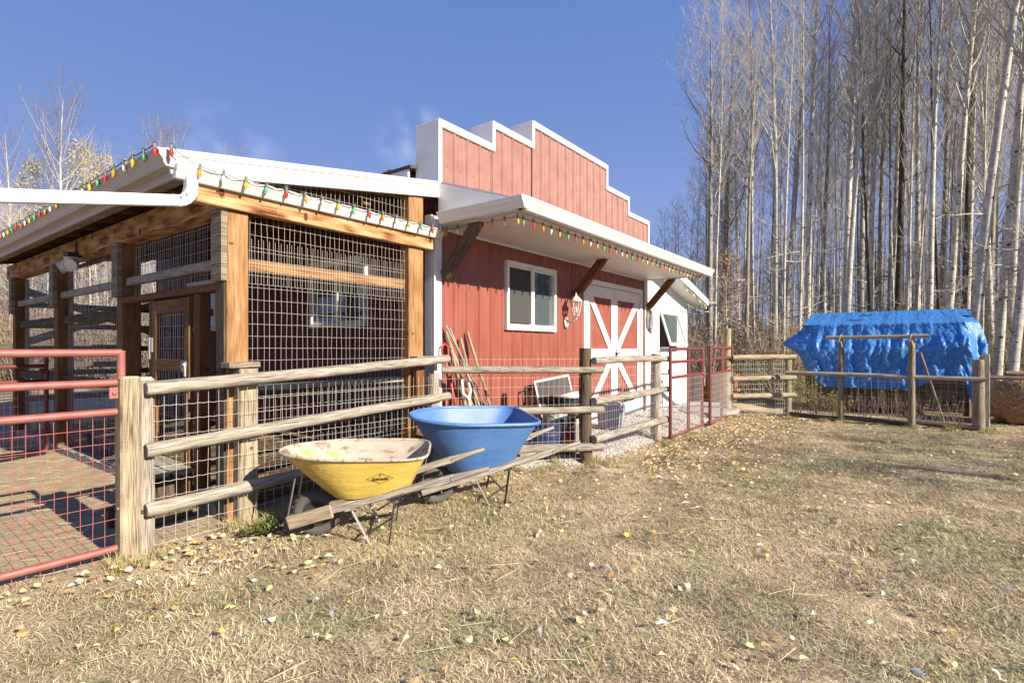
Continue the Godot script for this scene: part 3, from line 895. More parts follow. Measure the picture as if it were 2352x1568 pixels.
func make_lean_to():
	var L := thing("lean_to", "open timber lean-to pen with wire mesh sides and white metal roof edge", "animal shelter", Vector3(-1.2, 0.08, -3.5))
	var zs := [-0.085, -2.345, -4.68, -6.95]
	for i in 4:
		var m := mb()
		m.bx(-2.36, -2.19, 0.0, 2.485, zs[i] - 0.085, zs[i] + 0.085, 0.008)
		var p := part(L, "post", m, M.cedar if i == 0 else M.cedar_brown)
		m = mb()
		m.extrude(PackedVector2Array([Vector2(-0.085, 2.484), Vector2(0.085, 2.484), Vector2(0.085, 1.93), Vector2(-0.085, 1.93)]), 0.045, Transform3D(Basis(Vector3(0, 0, 1), Vector3.UP, Vector3(-1, 0, 0)), Vector3(-2.361, 0, zs[i])))
		part(p, "side_board", m, M.soft_grey, "weathered grey board ending in a dark cut")
		if i == 0:
			m = mb()
			m.bx(-2.375, -2.3615, 0.02, 1.925, -0.16, -0.02, 0.004)
			part(p, "weathered_side", m, M.dark_grey)
	var rp := mb()
	rp.bx(-0.47, -0.26, 0.06, 3.05, -0.14, 0.0, 0.008)
	part(L, "post", rp, M.cedar)
	var b := mb()
	b.bx(-2.405, -2.22, 2.486, 2.69, -7.15, -0.04, 0.006)
	part(L, "side_beam", b, M.beam, "stained beam under the left eave")
	b = mb(); b.bx(-2.6, -0.13, 2.487, 2.63, -0.035, 0.045, 0.006)
	part(L, "front_beam", b, M.beam, "stained honey-coloured beam above the mesh front")
	b = mb(); b.bx(-2.6, -0.05, 2.6305, 2.70, -0.03, 0.03, 0.0)
	part(L, "gutter_board", b, M.white)
	b = mb()
	b.extrude(gutter_profile(), 2.70, Transform3D(Basis(Vector3(0, 0, 1), Vector3.UP, Vector3(-1, 0, 0)).scaled_local(Vector3(0.75, 0.8, 1)), Vector3(-0.06, 2.62, 0.031)))
	part(L, "front_gutter", b, M.white_metal)
	# rake fascia with its drip edge
	b = mb(); b.bar(Vector3(-2.78, 2.735, 0.02), Vector3(-0.04, 3.182, 0.02), 0.165, 0.03)
	part(L, "rake_fascia", b, M.white_metal)
	b = mb(); b.bar(Vector3(-2.79, 2.80, 0.03), Vector3(-0.04, 3.248, 0.03), 0.045, 0.035, 0.003)
	part(L, "drip_edge", b, M.white_metal)
	b = mb(); b.bar(Vector3(-2.82, 2.813, -3.68), Vector3(-0.02, 3.27, -3.68), 0.022, 7.44, 0.0)
	part(L, "roof_sheet", b, M.grey_metal)
	b = mb(); b.bar(Vector3(-2.70, 2.81, -3.7), Vector3(-0.02, 3.25, -3.7), 0.012, 7.3, 0.0)
	part(L, "roof_deck", b, M.under_roof)
	for i in 13:
		b = mb(); b.bar(Vector3(-2.72, 2.735, -0.1 - i * 0.58), Vector3(-0.06, 3.168, -0.1 - i * 0.58), 0.13, 0.04)
		part(L, "rafter", b, M.cedar_dark)
	for i in 3:
		b = mb(); b.bx(-2.3 + 0.65 * i, -2.21 + 0.65 * i, 2.62 + 0.106 * i, 2.655 + 0.106 * i, -7.2, -0.08)
		part(L, "purlin", b, M.cedar_dark)
	# left eave: gutter, fascia, soffit strip
	b = mb(); b.extrude(gutter_profile(), 7.5, Transform3D(Basis(Vector3(-1, 0, 0), Vector3.UP, Vector3(0, 0, -1)), Vector3(-2.741, 2.695, 0.06)))
	part(L, "eave_gutter", b, M.gutter_grey)
	b = mb(); b.bx(-2.74, -2.715, 2.635, 2.735, -7.4, 0.0)
	part(L, "eave_fascia", b, M.gutter_grey)
	for i in 10:
		b = mb(); b.bx(-2.714, -2.64, 2.63, 2.645, -7.3 + i * 0.73, -7.3 + i * 0.73 + 0.724, 0.003)
		part(L, "soffit_board", b, M.soft_grey)
	# downspout from the corner: outlet, elbow, long arm
	b = mb()
	var pth := PackedVector3Array([Vector3(-2.66, 2.70, 0.09), Vector3(-2.66, 2.58, 0.09)])
	for i in 7:
		var a := PI / 2 * i / 6.0
		pth.append(Vector3(-2.66 - 0.11 + 0.11 * cos(a), 2.56 - 0.11 * sin(a), 0.085))
	var prof := PackedVector2Array([Vector2(-0.03, -0.038), Vector2(0.03, -0.038), Vector2(0.034, -0.03), Vector2(0.034, 0.03), Vector2(0.03, 0.038), Vector2(-0.03, 0.038), Vector2(-0.034, 0.03), Vector2(-0.034, -0.03)])
	for i in pth.size() - 1:
		var d := (pth[i + 1] - pth[i]).normalized()
		var yv := Vector3(0, 0, 1).cross(d)
		b.extrude(prof, (pth[i + 1] - pth[i]).length() + 0.03, Transform3D(Basis(Vector3(0, 0, 1), yv, d).scaled_local(Vector3(1.0 + 0.012 * (i % 2), 1.0 + 0.012 * (i % 2), 1.0)), pth[i] - d * 0.012))
	part(L, "downspout_elbow", b, M.white_metal)
	b = mb()
	var p0 := Vector3(-2.755, 2.452, 0.086)
	var p1 := Vector3(-6.2, 1.80, 0.086)
	var dd := (p1 - p0).normalized()
	b.extrude(prof, (p1 - p0).length(), Transform3D(Basis(Vector3(0, 0, 1), Vector3(0, 0, 1).cross(dd), dd), p0))
	part(L, "downspout", b, M.white_metal)
	# front infill: rails and wire
	for r in [[2.04, 2.13, -0.1, M.cedar], [1.04, 1.09, -0.12, M.grey], [0.12, 0.27, -0.1, M.dark_grey]]:
		b = mb(); b.bx(-2.19, -0.47, r[0], r[1], r[2] - 0.04, r[2] + 0.03)
		part(L, "front_rail", b, r[3])
	b = mb()
	mesh_panel(b, Transform3D(Basis(), Vector3(-2.185, 0, -0.055)), 1.71, func(_x): return 2.30, 0.2, 0.0505, 0.1, 0.00135)
	part(L, "front_mesh", b, M.wire, "", "stuff")
	b = mb()
	mesh_panel(b, Transform3D(Basis(), Vector3(-2.16, 0, -0.05)), 1.68, func(_x): return 2.49, 1.93, 0.0505, 0.1, 0.00135)
	part(L, "front_mesh", b, M.wire, "", "stuff")
	b = mb()
	mesh_panel(b, Transform3D(Basis(), Vector3(-2.0, 0, -0.05)), 1.53, func(x): return 2.72 + 0.163 * (x + 0.7), 2.69, 0.0505, 0.1, 0.0014)
	part(L, "gable_mesh", b, M.wire, "", "stuff")
	# left side infill
	var SX := Transform3D(Basis(Vector3(0, 0, 1), Vector3.UP, Vector3(-1, 0, 0)), Vector3(-2.25, 0, 0))
	for i in 3:
		var za: float = zs[i + 1] + 0.085
		var zb: float = zs[i] - 0.085
		b = mb(); b.bx(-2.33, -2.27, 2.05, 2.13, za, zb)
		part(L, "side_rail", b, M.grey)
		if i > 0:
			for y in [1.72, 0.95]:
				b = mb(); b.bx(-2.31, -2.27, y, y + 0.1, za, zb)
				part(L, "side_rail", b, M.dark_grey)
		b = mb(); b.bx(-2.36, -2.22, 0.0, 0.13, za, zb, 0.01)
		part(L, "sill_log", b, M.grey)
		b = mb()
		var lo := 1.94 if i == 0 else 0.15
		mesh_panel(b, SX.translated_local(Vector3(za, 0, 0)), zb - za, func(_x): return 2.48, lo, 0.0508, 0.1016, 0.0014)
		part(L, "side_mesh", b, M.zinc, "", "stuff")
	# side door in its frame
	b = mb(); b.bx(-2.37, -2.25, 1.865, 1.925, -2.26, -0.17)
	part(L, "door_header", b, M.cedar_dark)
	for z in [-1.56, -0.585]:
		b = mb(); b.bx(-2.34, -2.25, 0.05, 1.864, z - 0.06, z + 0.06)
		part(L, "door_jamb", b, M.cedar_dark)
	var dr := mb()
	dr.bx(-2.37, -2.33, 0.14, 1.84, -1.47, -1.37)
	var door := part(L, "side_door", dr, M.cedar_brown)
	for q in [[0.14, 1.84, -0.77, -0.67, "stile"], [1.72, 1.84, -1.369, -0.771, "rail"], [1.2, 1.3, -1.369, -0.771, "rail"], [0.14, 0.28, -1.369, -0.771, "rail"]]:
		b = mb(); b.bx(-2.368, -2.332, q[0], q[1], q[2], q[3])
		part(door, q[4], b, M.cedar_brown)
	b = mb(); mesh_panel(b, SX.translated_local(Vector3(-1.37, 0, 0.09)), 0.6, func(_x): return 1.72, 0.28, 0.0508, 0.1016, 0.0014)
	part(door, "door_mesh", b, M.zinc, "", "stuff")
	b = mb()
	b.rod(Vector3(-2.40, 1.24, -0.74), Vector3(-2.42, 1.26, -0.62), 0.012); b.rod(Vector3(-2.42, 1.26, -0.62), Vector3(-2.42, 1.16, -0.61), 0.012); b.bx(-2.39, -2.372, 1.2, 1.29, -0.77, -0.69)
	part(door, "handle", b, M.steel)
	b = mb(); b.bx(-2.39, -2.371, 1.36, 1.5, -1.5, -1.42); b.rod(Vector3(-2.39, 1.3, -1.46), Vector3(-2.39, 1.5, -1.46), 0.012)
	part(door, "hinge", b, M.steel)
	# far end: rails, cross braces, mesh
	for y in [0.55, 0.95, 1.35, 1.72, 2.05]:
		b = mb(); b.bx(-2.2, -0.1, y, y + 0.09, -7.03, -6.99)
		part(L, "end_rail", b, M.dark_grey)
	b = mb(); b.bar(Vector3(-2.2, 2.3, -6.97), Vector3(-0.2, 1.6, -6.97), 0.12, 0.035)
	part(L, "end_brace", b, M.soft_grey)
	b = mb(); b.bar(Vector3(-2.2, 1.5, -6.96), Vector3(-0.2, 2.3, -6.96), 0.12, 0.03)
	part(L, "end_brace", b, M.soft_grey)
	b = mb(); mesh_panel(b, Transform3D(Basis(), Vector3(-2.2, 0, -7.05)), 2.1, func(_x): return 2.48, 0.1, 0.0508, 0.1016, 0.0014)
	part(L, "end_mesh", b, M.zinc, "", "stuff")
	# twin floodlight under the eave beam
	var fl := thing("floodlight", "white twin-head floodlight hanging under the lean-to's left beam", "floodlight", Vector3(-2.44, 2.47, -3.6))
	b = mb(true); b.box(Transform3D(Basis(), Vector3(0, 0.02, 0)), Vector3(0.14, 0.06, 0.16), 0.01); b.rod(Vector3(0.03, 0.2, 0), Vector3(0.03, 0.05, 0), 0.008)
	part(fl, "junction_box", b, M.black)
	b = mb(true); b.lathe([Vector2(0, -0.06), Vector2(0.05, -0.05), Vector2(0.09, -0.02), Vector2(0.09, -0.008), Vector2(0.0, -0.005)], Transform3D(), 18)
	part(fl, "base", b, M.lamp_white)
	for k in 2:
		var dir := Vector3(-0.55, -0.35, 0.75).normalized() if k == 0 else Vector3(-0.75, -0.45, -0.5).normalized()
		var at := Vector3(-0.01, -0.075, 0.055 if k == 0 else -0.07)
		var yx := Vector3.UP.cross(dir).normalized()
		var xf := Transform3D(Basis(yx, dir, yx.cross(dir)), at)
		b = mb(true); b.lathe([Vector2(0.0, -0.05), Vector2(0.03, -0.045), Vector2(0.05, 0.0), Vector2(0.072, 0.09), Vector2(0.078, 0.11), Vector2(0.066, 0.112), Vector2(0.06, 0.1)], xf, 18)
		var hd := part(fl, "lamp_head", b, M.lamp_white)
		b = mb(true); b.lathe([Vector2(0.061, 0.099), Vector2(0.0, 0.104)], xf, 18)
		part(hd, "lens", b, M.white_plastic)

# ------------------------------------------------------------------ fences and gates
func pole(m: MB, a: Vector3, b: Vector3, r: float, r2 := -1.0, sides := 12):
	# a peeled pole: slightly bowed and uneven, rounded at both ends
	if r2 < 0.0: r2 = r * rf(0.9, 1.02)
	var L := (b - a).length()
	var n := maxi(4, int(L / 0.3) + 2)
	var p := PackedVector3Array()
	var q := PackedFloat32Array()
	var bow := Vector3(rf(-1, 1), rf(-1, 1), rf(-1, 1)) * 0.006 * L
	var d := (b - a) / L
	p.append(a); q.append(r * 0.86)
	for i in n:
		var t := float(i) / (n - 1)
		t = lerpf(0.012 / L, 1.0 - 0.012 / L, t)
		p.append(a.lerp(b, t) + bow * sin(t * PI)); q.append(lerpf(r, r2, t) * rf(0.97, 1.03))
	p.append(b); q.append(r2 * 0.86)
	m.tube(p, q, sides, true, false, Vector2(rf(0, 5), rf(0, 5)))

func rail(f: Node3D, a: Vector3, b: Vector3, r: float, mt: Material, r2 := -1.0):
	var m := mb()
	pole(m, a, b, r, r2)
	part(f, "rail", m, mt)

func round_post(f: Node3D, x: float, z: float, top: float, r: float, mt: Material):
	var m := mb()
	pole(m, Vector3(x, gh(x, z) - 0.1, z), Vector3(x + rf(-0.01, 0.01), top, z + rf(-0.01, 0.01)), r, r * 0.95, 14)
	part(f, "post", m, mt)

func net(f: Node3D, a: Vector3, b: Vector3, lo: float, hi: float, dx: float, dy: float, r: float, mt: Material, called := "wire"):
	var d := Vector3(b.x - a.x, 0, b.z - a.z)
	var w := d.length()
	d /= w
	var m := mb()
	mesh_panel(m, Transform3D(Basis(d, Vector3.UP, d.cross(Vector3.UP)), Vector3(a.x, 0, a.z)), w, func(_x): return hi, lo, dx, dy, r, 0.005, true)
	part(f, called, m, mt, "", "stuff")

func make_fences():
	# A: in front of the lean-to
	var f := thing("rail_fence", "grey three-rail pole fence with wire running in front of the lean-to, behind the yellow wheelbarrow", "fence", Vector3(-1.6, 0.05, 0.1))
	var m := mb()
	m.bx(-3.125, -3.01, -0.1, 1.215, 0.09, 0.205, 0.012)
	part(f, "post", m, M.pale, "pale split square post beside the red gate")
	m = mb(); m.bx(-3.008, -2.905, -0.1, 1.205, 0.03, 0.15, 0.02)
	part(f, "post", m, M.grey)
	m = mb(); m.bx(-2.315, -2.165, -0.05, 1.245, -0.005, 0.11, 0.01)
	part(f, "post", m, M.pale)
	m = mb(); m.bx(-2.40, -2.155, 1.246, 1.29, -0.03, 0.125, 0.006)
	part(f, "post_cap", m, M.soft_grey)
	m = mb(); m.bx(-0.45, -0.33, 0.0, 1.24, -0.02, 0.1, 0.01)
	part(f, "post", m, M.cedar_dark)
	m = mb(); m.bx(-0.46, -0.08, 1.29, 1.315, 0.0, 0.12, 0.006)
	part(f, "post_cap", m, M.grey)
	round_post(f, -0.22, 0.12, 1.12, 0.068, M.grey)
	rail(f, Vector3(-2.98, 1.13, 0.19), Vector3(-0.08, 1.285, 0.2), 0.047, M.grey, 0.046)
	rail(f, Vector3(-2.98, 0.715, 0.19), Vector3(-0.06, 0.875, 0.2), 0.048, M.grey, 0.044)
	rail(f, Vector3(-2.98, 0.315, 0.19), Vector3(-0.1, 0.44, 0.2), 0.047, M.grey, 0.046)
	net(f, Vector3(-2.93, 0, 0.16), Vector3(-0.25, 0, 0.16), 0.06, 1.1, 0.072, 0.105, 0.0017, M.wire)
	# B: across the barn corner
	f = thing("rail_fence", "short three-rail fence facing the camera between the barn corner and the thick corner post", "fence", Vector3(0.5, 0.12, 0.7))
	round_post(f, 1.15, 1.24, 1.40, 0.075, M.dark_grey)
	var nb := Vector3(-0.63, 0, 0.77) * 0.09
	for y in [[1.165, 1.145, 0.040], [0.72, 0.69, 0.042], [0.28, 0.255, 0.05]]:
		rail(f, Vector3(-0.16, y[0], 0.17) + nb * 0.6, Vector3(1.30, y[1], 1.35) + nb, y[2], M.grey)
	net(f, Vector3(-0.18, 0, 0.18), Vector3(1.12, 0, 1.24), 0.12, 1.29, 0.065, 0.105, 0.0015, M.wire)
	# C: from the corner post to the small gates
	f = thing("rail_fence", "three-rail pole fence in front of the white cross-braced barn doors", "fence", Vector3(2.1, 0.1, 1.35))
	round_post(f, 3.0, 1.36, 1.32, 0.078, M.grey)
	for y in [[1.255, 1.245, 0.045], [0.79, 0.81, 0.047], [0.35, 0.375, 0.05]]:
		rail(f, Vector3(1.12, y[0], 1.36), Vector3(3.2, y[1], 1.45), y[2], M.grey)
	net(f, Vector3(1.2, 0, 1.30), Vector3(3.0, 0, 1.36), 0.1, 1.22, 0.06, 0.105, 0.0015, M.wire)
	var hg := mb()
	hg.rod(Vector3(2.9, 1.03, 1.33), Vector3(3.1, 1.03, 1.5), 0.009); hg.rod(Vector3(3.1, 1.03, 1.5), Vector3(3.1, 1.1, 1.5), 0.009)
	part(f, "gate_hinge", hg, M.iron)
	# D: beyond the gates
	f = thing("rail_fence", "pale three-rail fence with square wire beyond the dark red gates", "fence", Vector3(7.2, 0.08, 1.8))
	round_post(f, 6.66, 1.37, 1.79, 0.075, M.pale)
	round_post(f, 7.72, 2.26, 1.25, 0.08, M.soft_grey)
	for y in [1.215, 0.80, 0.455]: rail(f, Vector3(6.62, y, 1.47), Vector3(7.78, y + rf(-0.01, 0.01), 2.4), 0.052, M.pale)
	net(f, Vector3(6.68, 0, 1.42), Vector3(7.70, 0, 2.28), 0.08, 1.16, 0.052, 0.1, 0.0019, M.wire)
	# E: in front of the tarp
	f = thing("rail_fence", "grey fence with a high goalpost crossbar standing in front of the blue tarp", "fence", Vector3(7.4, 0.04, 3.8))
	round_post(f, 7.36, 3.23, 1.575, 0.047, M.soft_grey)
	round_post(f, 7.34, 4.29, 1.575, 0.052, M.soft_grey)
	round_post(f, 7.47, 5.19, 1.21, 0.085, M.soft_grey)
	m = mb(); m.bx(7.56, 7.68, -0.05, 1.3, 5.22, 5.34, 0.01)
	part(f, "post", m, M.grey)
	m = mb(); pole(m, Vector3(7.33, 1.60, 2.99), Vector3(7.33, 1.615, 4.54), 0.036)
	part(f, "crossbar", m, M.grey)
	for z in [3.23, 4.29]:
		m = mb()
		for k in 3: m.tube(PackedVector3Array([Vector3(7.28, 1.53 - k * 0.02, z - 0.03), Vector3(7.285, 1.65, z), Vector3(7.37, 1.645, z + 0.02), Vector3(7.40, 1.55, z + 0.04)]), PackedFloat32Array([0.006, 0.006, 0.006, 0.006]), 5)
		m.rod(Vector3(7.28, 1.53, z), Vector3(7.26, 1.42, z + 0.03), 0.007)
		part(f, "rope_lashing", m, M.rope)
	rail(f, Vector3(7.28, 0.915, 2.3), Vector3(7.29, 0.905, 3.9), 0.042, M.grey)
	rail(f, Vector3(7.30, 0.90, 3.85), Vector3(7.4, 0.885, 5.27), 0.04, M.grey)
	for q in [[2.35, 3.2], [3.28, 4.25], [4.35, 5.15]]:
		m = mb(); pole(m, Vector3(7.4, 0.10, q[0]), Vector3(7.42, 0.06, q[1]), 0.045)
		part(f, "ground_rail", m, M.dark_grey)
	net(f, Vector3(7.4, 0, 2.4), Vector3(7.45, 0, 5.15), 0.05, 0.88, 0.1, 0.15, 0.0011, M.zinc)
	# F: off to the right
	f = thing("rail_fence", "dark pole fence leading off to the right edge beside the hay bale", "fence", Vector3(8.2, 0.0, 7.0))
	rail(f, Vector3(7.7, 0.91, 5.3), Vector3(8.5, 0.89, 6.6), 0.035, M.dark_grey)
	rail(f, Vector3(9.2, 0.93, 5.7), Vector3(10.0, 0.93, 8.6), 0.045, M.soft_grey)
	round_post(f, 8.9, 7.6, 1.2, 0.07, M.dark_grey)
	rail(f, Vector3(8.45, 0.87, 6.5), Vector3(9.2, 0.9, 9.5), 0.04, M.dark_grey)
	# back of the pen
	f = thing("board_fence", "dark board fence closing the pen in front of the wood behind the lean-to", "fence", Vector3(-4, 0.0, -12.0))
	for x in [-9.0, -6.6, -4.2, -1.8, 0.6]: round_post(f, x, -12.05, 1.5, 0.08, M.dark_grey)
	for y in [0.5, 1.0, 1.42]:
		for i in 4:
			m = mb(); m.bx(-9.0 + 2.4 * i, -6.61 + 2.4 * i, y - 0.07, y + 0.07, -11.97, -11.93)
			part(f, "board", m, M.dark_grey)

func tube_gate(o: Node3D, w: float, bars: Array, uprights: Array, r: float, mt: Material, lo: float, hi: float, dx: float, wm: Material):
	# in local x from 0 to w, standing at z = 0
	for x in uprights:
		var m := mb(true)
		m.rod(Vector3(x, bars[-1], 0), Vector3(x, bars[0] + r * 0.6, 0), r, 12)
		part(o, "upright", m, mt)
	for y in bars:
		var m := mb(true)
		m.rod(Vector3(0, y, 0), Vector3(w, y, 0), r * 0.98, 12)
		part(o, "bar", m, mt)
	var q := mb(true)
	mesh_panel(q, Transform3D(Basis(), Vector3(0.02, 0, r * 0.7)), w - 0.04, func(_x): return hi, lo, dx, 0.1, 0.0019, 0.004)
	part(o, "wire", q, wm, "", "stuff")

func make_gates():
	# near gate, hinged on the first post, reaching out of the frame to the left
	var g := thing("tube_gate", "salmon red tube gate with wire mesh beside the pale square post", "gate", Vector3(-3.10, 0, 0.13), PI)
	tube_gate(g, 3.2, [1.37, 1.175, 0.985, 0.095], [0.0, 1.6, 3.2], 0.0245, M.gate, -0.02, 0.98, 0.064, M.gate_wire)
	var m := mb(true)
	m.box(Transform3D(Basis(), Vector3(0.045, 1.11, -0.02)), Vector3(0.055, 0.075, 0.012), 0.003); m.lathe([Vector2(0.012, 0), Vector2(0.012, 0.012), Vector2(0, 0.014)], Transform3D(Basis(Vector3.RIGHT, -PI / 2), Vector3(0.045, 1.11, -0.027)), 8)
	part(g, "bracket", m, M.gate)
	m = mb(true)
	m.rod(Vector3(0.0, 0.42, -0.02), Vector3(-0.03, 0.42, -0.02), 0.012); m.tube(PackedVector3Array([Vector3(0.03, 0.36, -0.03), Vector3(0.0, 0.34, -0.045), Vector3(-0.02, 0.38, -0.045), Vector3(0.0, 0.44, -0.04)]), PackedFloat32Array([0.012, 0.012, 0.012, 0.012]), 8)
	part(g, "hinge", m, M.gate)
	var far := copy(g, "tube_gate", "dark tube gate inside the pen, seen behind the salmon red gate")
	far.position = Vector3(-2.48, 0.0, -4.55); far.rotation.y = PI + 0.1
	for c in far.get_children():
		if c is MeshInstance3D: c.material_override = M.gate_dark
	# two walk gates
	g = thing("tube_gate", "dark red tube walk gate, left one of the pair before the white annex", "gate", Vector3(3.12, 0.0, 1.52), atan2(0.04, 1.6))
	tube_gate(g, 1.58, [1.39, 1.20, 0.975, 0.12], [0.0, 0.83, 1.58], 0.024, M.gate_dark, 0.13, 0.96, 0.05, M.zinc)
	m = mb(true)
	for k in 9: m.tube(PackedVector3Array([Vector3(1.58, 1.09 - k * 0.035, 0.03), Vector3(1.59, 1.075 - k * 0.035, 0.045), Vector3(1.58, 1.05 - k * 0.035, 0.04)]), PackedFloat32Array([0.004, 0.006, 0.004]), 5)
	m.rod(Vector3(1.5, 1.09, 0.03), Vector3(1.72, 1.1, 0.03), 0.008)
	part(g, "chain", m, M.steel)
	g = thing("tube_gate", "dark red tube walk gate, right one of the pair, against the tall pale post", "gate", Vector3(4.80, 0.0, 1.58), 0.08)
	tube_gate(g, 2.0, [1.41, 1.22, 0.965, 0.13], [0.0, 0.95, 2.0], 0.026, M.gate_dark, 0.14, 0.95, 0.05, M.zinc)
	m = mb(true)
	m.rod(Vector3(1.5, 1.05, 0.03), Vector3(2.0, 1.07, 0.03), 0.012)
	part(g, "latch_rod", m, M.steel)

# ------------------------------------------------------------------ wheelbarrows
func spow(v: float, e: float) -> float: return signf(v) * pow(absf(v), e)

func tray_pt(T: Dictionary, th: float, s: float, inset := 0.0) -> Vector3:
	var c := cos(th)
	var q := sin(th)
	var e: float = 2.0 / lerpf(T.n0, T.n1 if c > 0.0 else T.nf, s)
	var front: float = lerpf(T.f0, T.f1, s) - inset
	var rear: float = lerpf(T.r0, T.r1, s) - inset
	var wide: float = lerpf(T.w0, T.w1, pow(s, 0.85)) - inset
	var x: float = spow(c, e) * (rear if c > 0.0 else front)
	var z: float = spow(q, e) * wide
	var along := clampf(-x / front, 0.0, 1.0)
	z *= 1.0 - T.taper * along * along
	var xc: float = T.xc
	var y: float = lerpf(T.y0, T.y1, s) + (xc + x) * lerpf(T.tilt0, T.tilt1, s)
	if inset > 0.0: y += inset * (1.0 - s)
	return Vector3(xc + x, y, z)

func tray_shell(T: Dictionary, inset: float, n := 56, rows := 9, s0 := 0.0) -> MB:
	var m := mb(true)
	var sgn_ := -1.0 if inset > 0.0 else 1.0
	for i in n:
		for j in rows:
			var p: Array[Vector3] = []
			var nn: Array[Vector3] = []
			var uv: Array[Vector2] = []
			for k in [[i, j], [i + 1, j], [i + 1, j + 1], [i, j + 1]]:
				var th: float = TAU * k[0] / n + 0.02
				var s: float = lerpf(s0, 1.0, float(k[1]) / rows)
				p.append(tray_pt(T, th, s, inset))
				var du := tray_pt(T, th + 0.03, s, inset) - tray_pt(T, th - 0.03, s, inset)
				var dv := tray_pt(T, th, minf(s + 0.02, 1.0), inset) - tray_pt(T, th, maxf(s - 0.02, 0.0), inset)
				var w := dv.cross(du).normalized()
				var mid := Vector3(T.xc, p[-1].y, 0)
				if w.dot(p[-1] - mid) < 0.0: w = -w
				nn.append(w * sgn_); uv.append(Vector2(float(k[0]) / n * 1.0, s * 0.5))
			m.tri(p[0], p[1], p[2], nn[0], nn[1], nn[2], uv[0], uv[1], uv[2]); m.tri(p[0], p[2], p[3], nn[0], nn[2], nn[3], uv[0], uv[2], uv[3])
	# floor
	var cen := Vector3(T.xc, T.y0 + T.xc * T.tilt0 + inset, 0)
	for i in n:
		var a := tray_pt(T, TAU * i / n + 0.02, s0, inset)
		var b := tray_pt(T, TAU * (i + 1) / n + 0.02, s0, inset)
		var up := Vector3(0, -sgn_, 0)
		m.tri(cen, a, b, up, up, up, Vector2(cen.x, cen.z), Vector2(a.x, a.z), Vector2(b.x, b.z))
	return m

